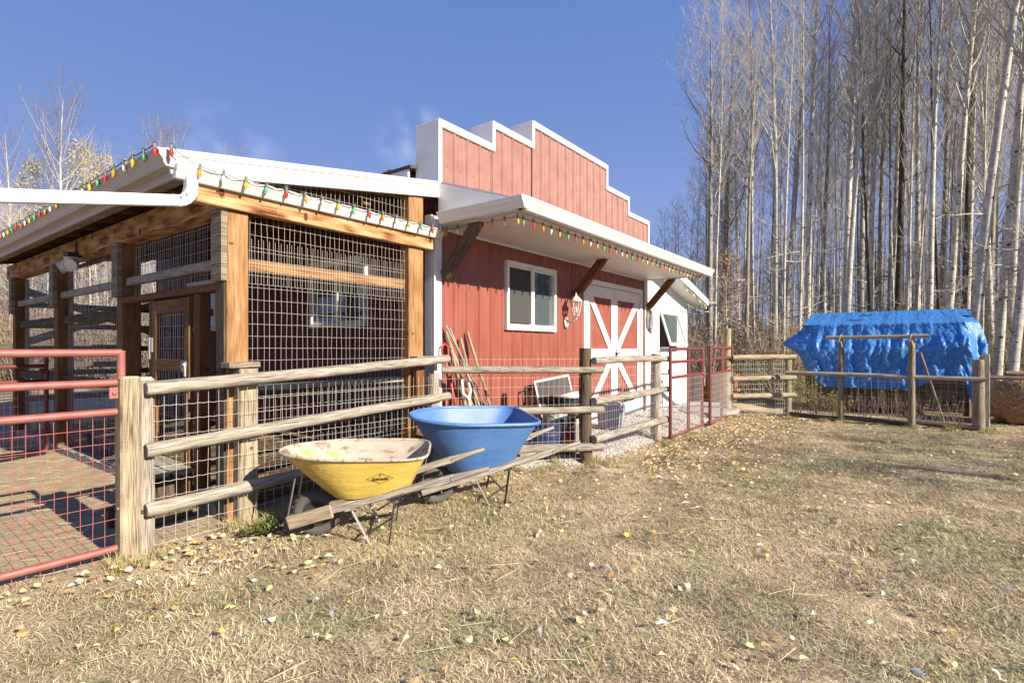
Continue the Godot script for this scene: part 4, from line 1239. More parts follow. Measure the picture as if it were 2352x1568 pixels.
func barrow(called: String, label: String, at: Vector3, yaw: float, T: Dictionary, paint: Material, lining: Material, lip: float, hub_spokes: int) -> Node3D:
	var o := thing(called, label, "wheelbarrow", at, yaw)
	var t := part(o, "tray", tray_shell(T, 0.0), paint)
	part(t, "tray_lining", tray_shell(T, 0.004), lining)
	# rim: a rolled edge
	var m := mb(true)
	var n := 72
	var p := PackedVector3Array()
	var r := PackedFloat32Array()
	for i in n + 1:
		p.append(tray_pt(T, TAU * i / n + 0.02, 1.0, -lip * 0.4)); r.append(lip)
	m.tube(p, r, 8, false)
	part(t, "rim", m, lining)
	# wheel
	m = mb(true)
	var wx := Transform3D(Basis(Vector3.RIGHT, PI / 2), Vector3(0, 0.172, 0))
	var tp: Array = []
	for i in 13:
		var a := -PI * 0.78 + PI * 1.56 * i / 12.0
		tp.append(Vector2(0.128 + 0.044 * cos(a), 0.045 * sin(a)))
	m.lathe(tp, wx, 32)
	for i in 40:   # tread blocks
		var a := TAU * i / 40.0
		m.box(Transform3D(Basis(Vector3(0, 0, 1), a), Vector3(0, 0.172, 0)) * Transform3D(Basis(), Vector3(0.171, 0, 0.012 * (1 if i % 2 == 0 else -1))), Vector3(0.008, 0.014, 0.04), 0.002)
	var wheel := part(o, "wheel", m, M.tire)
	m = mb(true)
	m.lathe([Vector2(0.098, -0.032), Vector2(0.104, -0.03), Vector2(0.098, -0.012), Vector2(0.098, 0.012), Vector2(0.104, 0.03), Vector2(0.098, 0.032), Vector2(0.088, 0.03), Vector2(0.088, -0.03), Vector2(0.098, -0.032)], wx, 28)
	m.lathe([Vector2(0, -0.04), Vector2(0.03, -0.04), Vector2(0.03, 0.04), Vector2(0, 0.04)], wx, 16)
	if hub_spokes > 0:
		for i in hub_spokes:
			m.box(Transform3D(Basis(Vector3(0, 0, 1), TAU * i / hub_spokes), Vector3(0, 0.172, 0)) * Transform3D(Basis(), Vector3(0.06, 0, 0.016)), Vector3(0.062, 0.008, 0.022), 0.002)
		m.lathe([Vector2(0, -0.006), Vector2(0.09, -0.006), Vector2(0.09, 0.0), Vector2(0, 0.0)], wx, 20)
	else:
		m.lathe([Vector2(0, -0.012), Vector2(0.09, -0.02), Vector2(0.09, 0.02), Vector2(0, 0.012)], wx, 20)
	part(wheel, "rim", m, M.iron)
	# handles: shafts that end in rounded grips
	for s in [1.0, -1.0]:
		m = mb(true)
		var a := Vector3(-0.17, 0.165, 0.15 * s)
		var b := Vector3(1.02, 0.485, 0.265 * s)
		var d := (b - a).normalized()
		m.bar(a, b, 0.052, 0.04, 0.006)
		m.tube(PackedVector3Array([b - d * 0.02, b + d * 0.06, b + d * 0.2, b + d * 0.26]), PackedFloat32Array([0.027, 0.023, 0.019, 0.016]), 10)
		part(o, "handle", m, M.grey)
		if hub_spokes > 0:
			m = mb(true); m.bar(Vector3(0.3, 0.285, 0.185 * s), Vector3(0.62, 0.372, 0.222 * s), 0.03, 0.03, 0.004)
			part(o, "riser", m, M.soft_grey)
		m = mb(true)
		m.bar(Vector3(-0.15, 0.165, 0.182 * s), Vector3(0.16, 0.252, 0.210 * s), 0.095, 0.028, 0.005)
		if hub_spokes == 0: part(o, "guard_block", m, M.pale)
		m = mb(true)
		m.bar(Vector3(0.14, 0.285, 0.178 * s), Vector3(0.6, 0.388, 0.22 * s), 0.045, 0.035, 0.004)
		if hub_spokes == 0: part(o, "riser", m, M.soft_grey)
		# legs: bent flat steel
		for q in [[0.30, 0.43], [0.60, 0.56]]:
			m = mb(true)
			var zt: float = 0.19 * s + 0.07 * s * q[0]
			var yt: float = 0.165 + (q[0] + 0.17) * 0.256
			m.bar(Vector3(q[0] - 0.05, yt - 0.035, zt), Vector3(q[0] + 0.03, yt - 0.02, zt), 0.006, 0.032, 0.002)
			m.bar(Vector3(q[0], yt - 0.035, zt), Vector3(q[1], 0.0, zt + 0.02 * s), 0.009, 0.034, 0.002, Vector3(0, 0, 1) if false else Vector3.RIGHT)
			part(o, "leg", m, M.grey_metal if q[0] < 0.4 else M.iron)
		m = mb(true)
		m.rod(Vector3(0.41, 0.09, 0.23 * s), Vector3(0.59, 0.2, 0.235 * s), 0.007)
		part(o, "leg_brace", m, M.iron)
	m = mb(true)
	m.rod(Vector3(0, 0.172, -0.19), Vector3(0, 0.172, 0.19), 0.009); m.bar(Vector3(0.56, 0.14, -0.24), Vector3(0.56, 0.14, 0.24), 0.02, 0.008, 0.002)
	part(o, "axle", m, M.steel)
	m = mb(true)
	for s in [1.0, -1.0]: m.rod(Vector3(-0.17, 0.17, 0.13 * s), Vector3(-0.12, 0.46, 0.1 * s), 0.006)
	m.rod(Vector3(-0.19, 0.15, -0.18), Vector3(-0.19, 0.15, 0.18), 0.009)
	part(o, "nose_guard", m, M.steel)
	return o

func make_wheelbarrows():
	var ty := {"nf": 2.7, "n0": 3.4, "n1": 5.0, "f0": 0.22, "f1": 0.60, "r0": 0.34, "r1": 0.47, "w0": 0.235, "w1": 0.33, "taper": 0.30, "xc": 0.36, "y0": 0.31, "y1": 0.645, "tilt0": 0.09, "tilt1": -0.015}
	var o := barrow("wheelbarrow", "yellow steel wheelbarrow with peeling, cement-crusted tray, in front of the blue one", Vector3(-2.05, 0.005, 0.73), -deg_to_rad(47.0), ty, M.yellow, M.peeled, 0.011, 0)
	# maker's mark on the near side of the tray: a diamond with the name in it
	var s := 0.52
	var th := PI / 2 - 0.12
	var c := tray_pt(ty, th, s)
	var du := (tray_pt(ty, th - 0.05, s) - tray_pt(ty, th + 0.05, s)).normalized()
	var dv := (tray_pt(ty, th, s + 0.05) - tray_pt(ty, th, s - 0.05)).normalized()
	var nn := du.cross(dv).normalized()
	var xf := Transform3D(Basis(du, nn.cross(du), nn), c + nn * 0.0035)
	var t: Node3D = o.get_node("tray")
	var tm := TextMesh.new()
	tm.text = "Garant"
	var ft := SystemFont.new(); ft.font_names = PackedStringArray(["Droid Sans"]); ft.font_weight = 700; ft.font_italic = true
	tm.font = ft; tm.font_size = 32; tm.pixel_size = 0.00105; tm.depth = 0.0012
	var tmi := part(t, "maker_name", tm, M.print)
	tmi.transform = xf * Transform3D(Basis(Vector3(1, 0, 0), Vector3(0.12, 1, 0), Vector3(0, 0, 1)), Vector3(0, -0.004, 0))
	var m := mb(true)
	var dia := [Vector3(-0.092, 0, 0), Vector3(0, -0.042, 0), Vector3(0.092, 0, 0), Vector3(0, 0.042, 0)]
	for i in 4: m.bar(xf * dia[i], xf * dia[(i + 1) % 4], 0.0014, 0.0015, 0.0, nn)
	for k in 3: m.bar(xf * Vector3(-0.006 + 0.005 * k, 0.02, 0), xf * Vector3(-0.002 + 0.003 * k, 0.03 - 0.003 * absf(k - 1), 0), 0.006, 0.0015, 0.0, nn)
	part(t, "maker_emblem", m, M.print)
	var tb := {"nf": 2.8, "n0": 3.4, "n1": 6.0, "f0": 0.24, "f1": 0.57, "r0": 0.36, "r1": 0.53, "w0": 0.22, "w1": 0.375, "taper": 0.36, "xc": 0.33, "y0": 0.30, "y1": 0.795, "tilt0": 0.1, "tilt1": -0.035}
	var bb := barrow("wheelbarrow", "blue plastic wheelbarrow with deep tray and spoked wheel, behind the yellow one", Vector3(-0.94, 0.01, 0.875), -deg_to_rad(32.0), tb, M.blue_tub, M.blue_tub, 0.017, 14)
	bb.basis = bb.basis * Basis(Vector3.RIGHT, 0.10)
	o.basis = o.basis * Basis(Vector3.RIGHT, 0.05)

# ------------------------------------------------------------------ string lights
func light_string(label: String, pts: PackedVector3Array, first: int, cols: Array, sag: float, base: Vector3):
	var o := thing("string_lights", label, "string lights", base)
	var m := mb()
	var p := PackedVector3Array()
	for i in pts.size() - 1:
		for k in 4:
			var t := k / 4.0
			p.append(pts[i].lerp(pts[i + 1], t) + Vector3(rf(-0.004, 0.004), -sag * 4.0 * t * (1.0 - t) + rf(-0.004, 0.004), rf(-0.003, 0.003)))
	p.append(pts[-1])
	var r := PackedFloat32Array(); r.resize(p.size()); r.fill(0.0038)
	m.tube(p, r, 5)
	part(o, "cable", m, M.cable)
	var bm := mb(true)
	bm.lathe([Vector2(0, -0.092), Vector2(0.004, -0.09), Vector2(0.010, -0.078), Vector2(0.0145, -0.058), Vector2(0.015, -0.048), Vector2(0.011, -0.034), Vector2(0.009, -0.03)], Transform3D(), 10)
	var sk := mb(true)
	sk.lathe([Vector2(0.0095, -0.034), Vector2(0.0115, -0.03), Vector2(0.0115, 0.0), Vector2(0.006, 0.006), Vector2(0, 0.007)], Transform3D(), 8)
	sk.box(Transform3D(Basis(), Vector3(0, 0.012, 0)), Vector3(0.03, 0.006, 0.012), 0.001)
	var bmesh := bm.mesh()
	var smesh := sk.mesh()
	for i in pts.size():
		var b := part(o, "bulb", bmesh, M.bulbs[cols[(i + first) % cols.size()]])
		b.position = pts[i] - base
		b.rotation = Vector3(rf(-0.1, 0.1), rf(0, 3), rf(-0.1, 0.1))
		part(b, "socket", smesh, M.socket)

func make_lights():
	# 0 yellow, 1 green, 2 red, 3 orange, 4 clear
	var p := PackedVector3Array()
	for i in 34: p.append(Vector3(-2.872, 2.838, 0.03 - i * 0.2))
	light_string("coloured bulbs strung along the lean-to's left eave gutter, going away", p, 0, [2, 1, 0, 4, 3], 0.012, Vector3(-2.87, 2.83, 0.0))
	p = PackedVector3Array([Vector3(-2.80, 2.83, 0.12)])
	for i in 16: p.append(Vector3(-2.62 + i * 0.168, 2.725 + rf(-0.006, 0.006), 0.145))
	light_string("coloured bulbs strung along the white gutter above the lean-to's mesh front", p, 1, [1, 2, 3, 4, 0], 0.018, Vector3(-2.62, 2.72, 0.14))
	p = PackedVector3Array()
	for i in 7: p.append(Vector3(0.0, 2.745, 0.1 + i * 0.165))
	for i in 33: p.append(Vector3(0.09 + i * 0.178, 2.745, 1.10 + rf(-0.006, 0.006)))
	light_string("coloured bulbs strung under the edge of the barn's white canopy", p, 1, [4, 3, 4, 1, 2, 3, 4, 0, 1, 2, 3, 4, 0, 1, 2, 3, 4, 0, 1, 2, 3, 4, 0, 1, 2, 3, 4, 0, 1, 2, 3, 4, 0, 1, 2, 3, 4, 0, 1, 2, 3, 4], 0.014, Vector3(0.0, 2.74, 0.1))
	p = PackedVector3Array()
	for i in 18: p.append(Vector3(7.1 + i * 0.09, 2.80 - i * 0.0208 - rf(0.0, 0.04), 0.36))
	light_string("dark green string with small bulbs drooping along the white annex's roof edge", p, 0, [1, 0, 4, 1, 2], 0.03, Vector3(7.1, 2.8, 0.36))

# ------------------------------------------------------------------ tarp and yard things
func make_tarp():
	var o := thing("tarp", "crumpled bright blue tarp draped over a covered load behind the fence", "tarp", Vector3(9.6, 0.08, 3.8))
	var fn := FastNoiseLite.new(); fn.seed = 3; fn.frequency = 1.0; fn.fractal_octaves = 3
	var fr := FastNoiseLite.new(); fr.seed = 9; fr.frequency = 1.0; fr.fractal_type = FastNoiseLite.FRACTAL_RIDGED; fr.fractal_octaves = 3
	var nu := 170
	var nv := 84
	var g: Array = []
	for i in nu + 1:
		var u := float(i) / nu
		var row := PackedVector3Array()
		# lower hem height, along the length
		var hem := 0.56
		if u < 0.14: hem = lerpf(0.98, 0.58, sst(0.0, 0.14, u))
		elif u > 0.60: hem = lerpf(0.53, 0.86, sst(0.60, 0.84, u))
		if u > 0.90: hem = lerpf(0.84, 0.30, sst(0.90, 0.955, u)) + 0.10 * sst(0.965, 1.0, u)
		for j in nv + 1:
			var v := float(j) / nv
			# profile from the far side over the ridge and down the front
			var p: Vector3
			var zl: float
			var zr: float
			if v < 0.2:
				var t := v / 0.2
				p = Vector3(lerpf(10.9, 10.35, t), lerpf(1.1, 2.24, t), 0)
				zl = 2.38; zr = 5.22
			elif v < 0.42:
				var t := (v - 0.2) / 0.22
				p = Vector3(lerpf(10.35, 9.42, t), lerpf(2.24, 1.92, t) - 0.03 * sin(t * PI), 0)
				zl = lerpf(2.38, 2.26, t); zr = lerpf(5.22, 5.36, t)
			else:
				var t := (v - 0.42) / 0.58
				p = Vector3(lerpf(9.42, 9.18, sst(0.0, 0.5, t)), lerpf(1.92, hem, t), 0)
				zl = lerpf(2.26, 2.16, sst(0, 0.3, t)) + 0.14 * sst(0.5, 1.0, t); zr = lerpf(5.36, 5.46, t) + (0.08 * sin(t * 5.0))
			p.z = lerpf(zl, zr, u)
			# ears pulled out at the ends
			if u < 0.09 and v > 0.42:
				var k := 1.0 - u / 0.09
				var t := (v - 0.42) / 0.58
				p.z -= k * 0.30 * exp(-pow((t - 0.42) / 0.16, 2.0)); p.x += k * 0.25
			if u > 0.93 and v > 0.3:
				var k := (u - 0.93) / 0.07
				p.x += k * 0.25 * (1.0 - 0.6 * sst(0.6, 1.0, v))
			# folds
			var front := sst(0.36, 0.62, v)
			var edge := exp(-pow(u / 0.16, 2.0)) + exp(-pow((1.0 - u) / 0.13, 2.0))
			var d := fn.get_noise_2d(u * 9.0, v * 2.2) * 0.05 * (0.35 + front)
			d += (fr.get_noise_2d(u * 8.0 + 1.4 * v, v * 1.5) - 0.2) * 0.05 * front * (0.35 + 1.2 * edge)
			d += fn.get_noise_2d(u * 40.0 + 6.0 * v, v * 14.0) * 0.014 * (0.4 + front)
			d += fr.get_noise_2d(u * 26.0 + 13.0, v * 16.0) * 0.006
			d += 0.03 * edge * front * sin(u * 80.0 + v * 7.0 + 3.0 * fn.get_noise_2d(u * 5.0, v * 3.0))
			p.x -= d
			p.y += d * (0.5 if v < 0.42 else 0.1)
			row.append(p)
		g.append(row)
	var m := mb()
	for i in nu:
		for j in nv:
			var p: Array[Vector3] = []
			var n: Array[Vector3] = []
			var t: Array[Vector2] = []
			for q in [[i, j], [i + 1, j], [i + 1, j + 1], [i, j + 1]]:
				var a: int = q[0]
				var b: int = q[1]
				p.append(g[a][b])
				var du: Vector3 = g[mini(a + 1, nu)][b] - g[maxi(a - 1, 0)][b]
				var dv: Vector3 = g[a][mini(b + 1, nv)] - g[a][maxi(b - 1, 0)]
				var w := du.cross(dv).normalized()
				if w.x > 0.0 and b > int(nv * 0.24): w = -w
				elif b <= int(nv * 0.24) and w.y < 0.0: w = -w
				n.append(w); t.append(Vector2(a * 3.4 / nu, b * 2.6 / nv))
			m.tri(p[0], p[1], p[2], n[0], n[1], n[2], t[0], t[1], t[2]); m.tri(p[0], p[2], p[3], n[0], n[2], n[3], t[0], t[2], t[3])
	part(o, "sheet", m, M.tarp)
	m = mb()
	for i in 5: m.bar(Vector3(9.80 + rf(-0.02, 0.02), 2.125 + rf(-0.01, 0.01), 3.34 + i * 0.055), Vector3(9.80, 2.13 + rf(-0.012, 0.012), 3.375 + i * 0.055), 0.02, 0.08, 0.0)
	part(o, "printed_mark", m, M.navy)
	# the load under the tarp: a low board-sided rack
	var r := thing("rack", "low dark board-sided rack showing under the blue tarp's hem", "trailer", Vector3(10.0, 0.08, 3.8))
	for i in 4:
		m = mb(); m.bx(9.42, 9.46, 0.12 + i * 0.24, 0.34 + i * 0.24, 2.35, 5.2)
		part(r, "side_board", m, M.dark_grey)
	for z in [2.4, 3.3, 4.2, 5.15]:
		m = mb(); m.bx(9.46, 9.54, 0.05, 1.75, z - 0.05, z + 0.05)
		part(r, "stake", m, M.dark_grey)
	m = mb(); m.bx(9.5, 10.8, 0.3, 1.7, 2.45, 5.1, 0.02)
	part(r, "load", m, M.hay)
	m = mb(); pole(m, Vector3(8.7, 0.0, 4.78), Vector3(8.25, 1.32, 4.42), 0.022)
	solo("stick", m, M.soft_grey, "thin grey stick leaning against the blue tarp behind the fence", "stick")
	# hay bale
	m = mb()
	var hb := FastNoiseLite.new(); hb.seed = 4; hb.frequency = 1.0
	var hc := Vector3(9.15, 0.40, 6.0)
	for i in 26:
		for j in 16:
			var p: Array[Vector3] = []
			var n: Array[Vector3] = []
			for q in [[i, j], [i + 1, j], [i + 1, j + 1], [i, j + 1]]:
				var a: float = TAU * q[0] / 26.0
				var b: float = PI * (q[1] / 16.0 - 0.5)
				var d := Vector3(spow(cos(b), 0.5) * spow(cos(a), 0.55) * 0.42, spow(sin(b), 0.6) * 0.38, spow(cos(b), 0.5) * spow(sin(a), 0.55) * 0.52)
				d *= 1.0 + 0.28 * hb.get_noise_3d(d.x * 4.0, d.y * 4.0, d.z * 4.0)
				p.append(hc + d); n.append(d.normalized())
			m.tri(p[0], p[1], p[2], n[0], n[1], n[2], Vector2(i / 13.0, j / 16.0), Vector2((i + 1) / 13.0, j / 16.0), Vector2((i + 1) / 13.0, (j + 1) / 16.0))
			m.tri(p[0], p[2], p[3], n[0], n[2], n[3], Vector2(i / 13.0, j / 16.0), Vector2((i + 1) / 13.0, (j + 1) / 16.0), Vector2(i / 13.0, (j + 1) / 16.0))
	var bale := thing("hay_bale", "small brown hay bale on the ground right of the tarp, beside the end fence post", "hay bale", Vector3(9.15, 0.02, 6.0))
	part(bale, "bale", m, M.hay)
	m = mb(); m.use_c = true
	for i in 5000:
		var d := Vector3(rf(-1, 1), rf(-1, 1), rf(-1, 1)).normalized()
		var e := Vector3(spow(d.x, 0.7) * 0.41, spow(d.y, 0.7) * 0.37, spow(d.z, 0.7) * 0.51)
		var a := hc + e
		var t := (Vector3(rf(-1, 1), rf(-0.6, 1), rf(-1, 1)) + d * 0.5).normalized() * rf(0.06, 0.2)
		var s := t.cross(d).normalized() * 0.007
		m.col = Color(0.26, 0.17, 0.08).lerp(Color(0.66, 0.5, 0.27), rf(0, 1))
		m.tri(a - s, a + s, a + t, d, d, d, Vector2.ZERO, Vector2.ZERO, Vector2.ZERO)
	part(bale, "loose_straw", m, M.straw, "", "stuff")

func weed(called: String, label: String, at: Vector3, h: float, n: int, spread: float, c0: Color, c1: Color, leafy: bool):
	var o := thing(called, label, "weeds", at)
	var st := mb(true)
	var lf := mb(true)
	lf.use_c = true
	for i in n:
		var b := Vector3(rf(-spread, spread), 0, rf(-spread, spread))
		var hh := h * rf(0.5, 1.0)
		var tip := b + Vector3(rf(-0.12, 0.12), hh, rf(-0.12, 0.12))
		st.tube(PackedVector3Array([b, b.lerp(tip, 0.5) + Vector3(rf(-0.02, 0.02), 0, rf(-0.02, 0.02)), tip]), PackedFloat32Array([0.004, 0.003, 0.0015]), 4, false)
		for k in (16 if leafy else 7):
			var t := rf(0.15, 1.0)
			var a := b.lerp(tip, t)
			var d := Vector3(rf(-1, 1), rf(-0.1, 0.8), rf(-1, 1)).normalized() * rf(0.03, 0.075)
			var s := d.cross(Vector3.UP).normalized() * rf(0.006, 0.013)
			lf.col = c0.lerp(c1, rf(0, 1))
			var nn := s.cross(d).normalized()
			lf.tri(a, a + d * 0.5 + s, a + d, nn, nn, nn, Vector2.ZERO, Vector2.ZERO, Vector2.ZERO); lf.tri(a, a + d, a + d * 0.5 - s, nn, nn, nn, Vector2.ZERO, Vector2.ZERO, Vector2.ZERO)
	part(o, "stems", st, M.twig, "", "stuff")
	part(o, "leaves", lf, M.leaf, "", "stuff")

func leaning_tool(called: String, label: String, foot: Vector3, top: Vector3, r: float, mt: Material, head: String):
	var o := thing(called, label, "garden tool", Vector3(foot.x, YB, foot.z), 0.0, "")
	var m := mb()
	pole(m, foot, top, r, r * 0.9, 10)
	part(o, "shaft", m, mt)
	var d := (foot - top).normalized()
	m = mb()
	if head == "shovel":
		m.box(Transform3D(Basis(Vector3.RIGHT, 0.15), foot + d * 0.02), Vector3(0.2, 0.26, 0.012), 0.004)
	elif head == "rake":
		m.bar(foot + Vector3(-0.18, 0, 0), foot + Vector3(0.18, 0, 0), 0.03, 0.02)
		for i in 9: m.rod(foot + Vector3(-0.17 + i * 0.042, 0, 0), foot + Vector3(-0.17 + i * 0.042, -0.07, 0.02), 0.004, 5)
	else:
		m.bar(foot + Vector3(-0.1, 0, 0), foot + Vector3(0.1, 0, 0), 0.02, 0.02)
		for i in 4: m.rod(foot + Vector3(-0.09 + i * 0.06, 0, 0), foot + Vector3(-0.09 + i * 0.06, -0.25, 0.03), 0.006, 5)
	part(o, "head", m, M.iron)

func make_yard_things():
	# wall lantern
	var o := thing("wall_lantern", "white coach lantern on the red wall between window and doors", "wall lamp", Vector3(2.72, 1.95, 0.02))
	var m := mb()
	m.lathe([Vector2(0.0, 0.0), Vector2(0.055, 0.0), Vector2(0.06, 0.015), Vector2(0.04, 0.03), Vector2(0, 0.035)], Transform3D(Basis(Vector3.RIGHT, PI / 2).scaled(Vector3(1, 1.6, 1)), Vector3(2.72, 1.80, 0.02)), 16)
	m.tube(PackedVector3Array([Vector3(2.72, 1.80, 0.05), Vector3(2.72, 1.80, 0.12), Vector3(2.72, 1.83, 0.18), Vector3(2.72, 1.88, 0.2)]), PackedFloat32Array([0.012, 0.012, 0.012, 0.016]), 8)
	part(o, "bracket", m, M.lamp_white)
	m = mb()
	var lx := Transform3D(Basis(), Vector3(2.72, 1.88, 0.2))
	m.lathe([Vector2(0, -0.05), Vector2(0.012, -0.04), Vector2(0.012, -0.02), Vector2(0.04, 0.0), Vector2(0.05, 0.012), Vector2(0.0, 0.014)], lx, 6)
	m.lathe([Vector2(0.095, 0.225), Vector2(0.10, 0.235), Vector2(0.06, 0.285), Vector2(0.03, 0.31), Vector2(0.012, 0.335), Vector2(0.012, 0.355), Vector2(0.0, 0.37)], lx, 6)
	for i in 6:
		var a := TAU * i / 6.0
		var u := Vector3(cos(a), 0, sin(a))
		m.rod(lx.origin + u * 0.045 + Vector3(0, 0.01, 0), lx.origin + u * 0.086 + Vector3(0, 0.23, 0), 0.006, 5)
	part(o, "lantern_cage", m, M.lamp_white)
	m = mb(); m.lathe([Vector2(0.042, 0.016), Vector2(0.082, 0.226)], lx, 6)
	part(o, "lantern_glass", m, M.glass)
	m = mb(); m.lathe([Vector2(0.0, 0.06), Vector2(0.012, 0.07), Vector2(0.025, 0.13), Vector2(0.0, 0.16)], lx, 10)
	part(o, "unlit_bulb", m, M.white_plastic)
	# coil of cable on the barn's right corner
	m = mb()
	for k in 5:
		var pts := PackedVector3Array()
		var rr := PackedFloat32Array()
		for i in 17:
			var a := TAU * i / 16.0
			pts.append(Vector3(5.87 + 0.07 * sin(a) + 0.01 * k, 1.98 + 0.24 * cos(a) - 0.015 * k, 0.05 + 0.012 * k)); rr.append(0.006)
		m.tube(pts, rr, 5, false)
	solo("cable_coil", m, M.iron, "black cable coil hanging on the trim right of the barn doors", "cable", "", Vector3(5.87, 1.75, 0.05))
	# long-handled tools against the red wall
	leaning_tool("shovel", "long pale-handled shovel, thickest of the tools leaning on the red wall", Vector3(0.24, 0.22, 0.36), Vector3(0.05, 1.6, 0.05), 0.022, M.pale, "shovel")
	leaning_tool("rake", "slim metal-ferruled rake with red-tipped handle crossing the other tools", Vector3(0.68, 0.2, 0.42), Vector3(0.03, 1.66, 0.06), 0.012, M.steel, "rake")
	leaning_tool("pitchfork", "pale handle reaching highest between shovel and red-tipped rake", Vector3(0.5, 0.2, 0.4), Vector3(0.1, 1.63, 0.05), 0.016, M.pale, "fork")
	leaning_tool("shovel", "shorter pale handle half hidden behind the thick shovel handle", Vector3(0.44, 0.2, 0.35), Vector3(0.08, 1.5, 0.06), 0.015, M.pale, "shovel")
	leaning_tool("rake", "fourth pale handle, with its top well below its right neighbour's", Vector3(0.46, 0.2, 0.3), Vector3(0.285, 1.52, 0.05), 0.017, M.pale, "rake")
	leaning_tool("hoe", "rightmost pale wooden handle leaning on the red wall", Vector3(0.72, 0.2, 0.34), Vector3(0.40, 1.6, 0.05), 0.019, M.pale, "rake")
	o = thing("pitchfork", "red-shafted fork with looped grip in the wall's left corner", "garden tool", Vector3(0.05, YB, 0.3))
	m = mb()
	m.rod(Vector3(0.06, 0.3, 0.33), Vector3(0.0, 1.28, 0.08), 0.014)
	for s in [-1.0, 1.0]: m.tube(PackedVector3Array([Vector3(0.0, 1.26, 0.08), Vector3(0.05 * s, 1.33, 0.08), Vector3(0.05 * s, 1.42, 0.07), Vector3(0.0, 1.45, 0.07)]), PackedFloat32Array([0.011, 0.012, 0.012, 0.012]), 8)
	part(o, "shaft", m, M.red_plastic)
	m = mb()
	m.bx(-0.05, 0.17, 0.17, 0.32, 0.34, 0.37)
	part(o, "head", m, M.red_plastic)
	o = thing("spade", "white D-grip spade in front of the red-shafted fork", "garden tool", Vector3(0.14, YB, 0.42))
	m = mb()
	m.rod(Vector3(0.16, 0.3, 0.44), Vector3(0.12, 0.85, 0.32), 0.018)
	part(o, "shaft", m, M.white_plastic)
	m = mb()
	m.tube(PackedVector3Array([Vector3(0.12, 0.84, 0.32), Vector3(0.05, 0.9, 0.3), Vector3(0.055, 1.04, 0.28), Vector3(0.1, 1.07, 0.27), Vector3(0.16, 1.03, 0.28), Vector3(0.18, 0.92, 0.3), Vector3(0.12, 0.84, 0.32)]), PackedFloat32Array([0.018, 0.016, 0.016, 0.018, 0.016, 0.016, 0.018]), 8)
	part(o, "grip", m, M.white_plastic)
	m = mb(); m.bx(0.03, 0.29, 0.16, 0.32, 0.44, 0.46)
	part(o, "blade", m, M.steel)
	# window screen leaning against the wall
	o = thing("window_screen", "white-framed window screen leaning against the red wall, left of the doors", "window screen", Vector3(2.15, YB, 0.2))
	var xf := Transform3D(Basis(Vector3.RIGHT, -0.22) * Basis(Vector3(0, 0, 1), 0.06), Vector3(2.12, 0.62, 0.24))
	for b in [[-0.47, 0.47, 0.34, 0.37], [-0.47, 0.47, -0.4, -0.37], [-0.47, -0.44, -0.37, 0.34], [0.44, 0.47, -0.37, 0.34]]:
		m = mb(); m.box(xf * Transform3D(Basis(), Vector3((b[0] + b[1]) / 2, (b[2] + b[3]) / 2, 0)), Vector3(b[1] - b[0], b[3] - b[2], 0.02), 0.003)
		part(o, "frame_bar", m, M.white)
	m = mb(); m.box(xf, Vector3(0.88, 0.71, 0.003), 0.0)
	part(o, "screen", m, M.screen)
	o = thing("folding_chair", "dark folded chair frame between the red wall and the window screen", "chair", Vector3(1.6, YB, 0.1))
	m = mb()
	m.rod(Vector3(1.5, 0.16, 0.2), Vector3(1.5, 0.82, 0.06), 0.012); m.rod(Vector3(1.5, 0.82, 0.06), Vector3(1.9, 0.86, 0.06), 0.012); m.rod(Vector3(1.9, 0.86, 0.06), Vector3(1.9, 0.16, 0.2), 0.012); m.rod(Vector3(1.5, 0.45, 0.13), Vector3(1.9, 0.45, 0.13), 0.012)
	part(o, "frame", m, M.iron)
	m = mb(); m.box(Transform3D(Basis(Vector3.RIGHT, -0.2), Vector3(1.7, 0.36, 0.17)), Vector3(0.36, 0.3, 0.02), 0.004)
	part(o, "seat", m, M.bolt)
	# bins and pails
	var bins := [
		["feed_bin", "black round bin with a pale grey lid in front of the window screen", 2.05, 0.5, 0.235, 0.6, M.black, M.white_plastic],
		["bucket", "grey pail by the corner post under the middle rail", 1.45, 0.62, 0.17, 0.46, M.zinc, null],
		["bucket", "low black rubber tub just behind the blue wheelbarrow's tray", 1.1, 0.66, 0.3, 0.36, M.navy, null],
		["bucket", "small red pail between the grey pail and the cream jug", 1.48, 0.82, 0.09, 0.22, M.red_plastic, null],
		["bucket", "blue-grey plastic bin standing before the left barn door", 3.17, 0.55, 0.22, 0.4, M.bin_blue, M.white_plastic],
	]
	for b in bins:
		var at := Vector3(b[2], gh(b[2], b[3]), b[3])
		o = thing(b[0], b[1], "bin" if b[7] else "bucket", at)
		m = mb(true)
		var r: float = b[4]
		var h: float = b[5]
		m.lathe([Vector2(0, 0), Vector2(r * 0.84, 0.0), Vector2(r * 0.97, h * 0.93), Vector2(r * 1.03, h * 0.94), Vector2(r * 1.03, h), Vector2(r * 0.97, h), Vector2(r * 0.83, 0.03), Vector2(0, 0.03)], Transform3D(), 22)
		for y in [0.3, 0.6]: m.lathe([Vector2(r * (0.85 + 0.13 * y), h * y - 0.012), Vector2(r * (0.87 + 0.13 * y), h * y), Vector2(r * (0.85 + 0.13 * y), h * y + 0.012)], Transform3D(), 22)
		part(o, "body", m, b[6])
		if b[7]:
			m = mb(true); m.lathe([Vector2(r * 1.05, h * 0.97), Vector2(r * 1.07, h * 1.0), Vector2(r * 1.0, h + 0.02), Vector2(r * 0.5, h + 0.055), Vector2(0, h + 0.06)], Transform3D(), 22)
			part(o, "lid", m, b[7])
		else:
			m = mb(true)
			var pts := PackedVector3Array()
			var rr := PackedFloat32Array()
			for i in 11:
				var a := PI * i / 10.0
				pts.append(Vector3(cos(a) * r, h * 0.95 - sin(a) * r * 0.55, sin(a) * r * 0.7 + 0.02)); rr.append(0.0035)
			m.tube(pts, rr, 5)
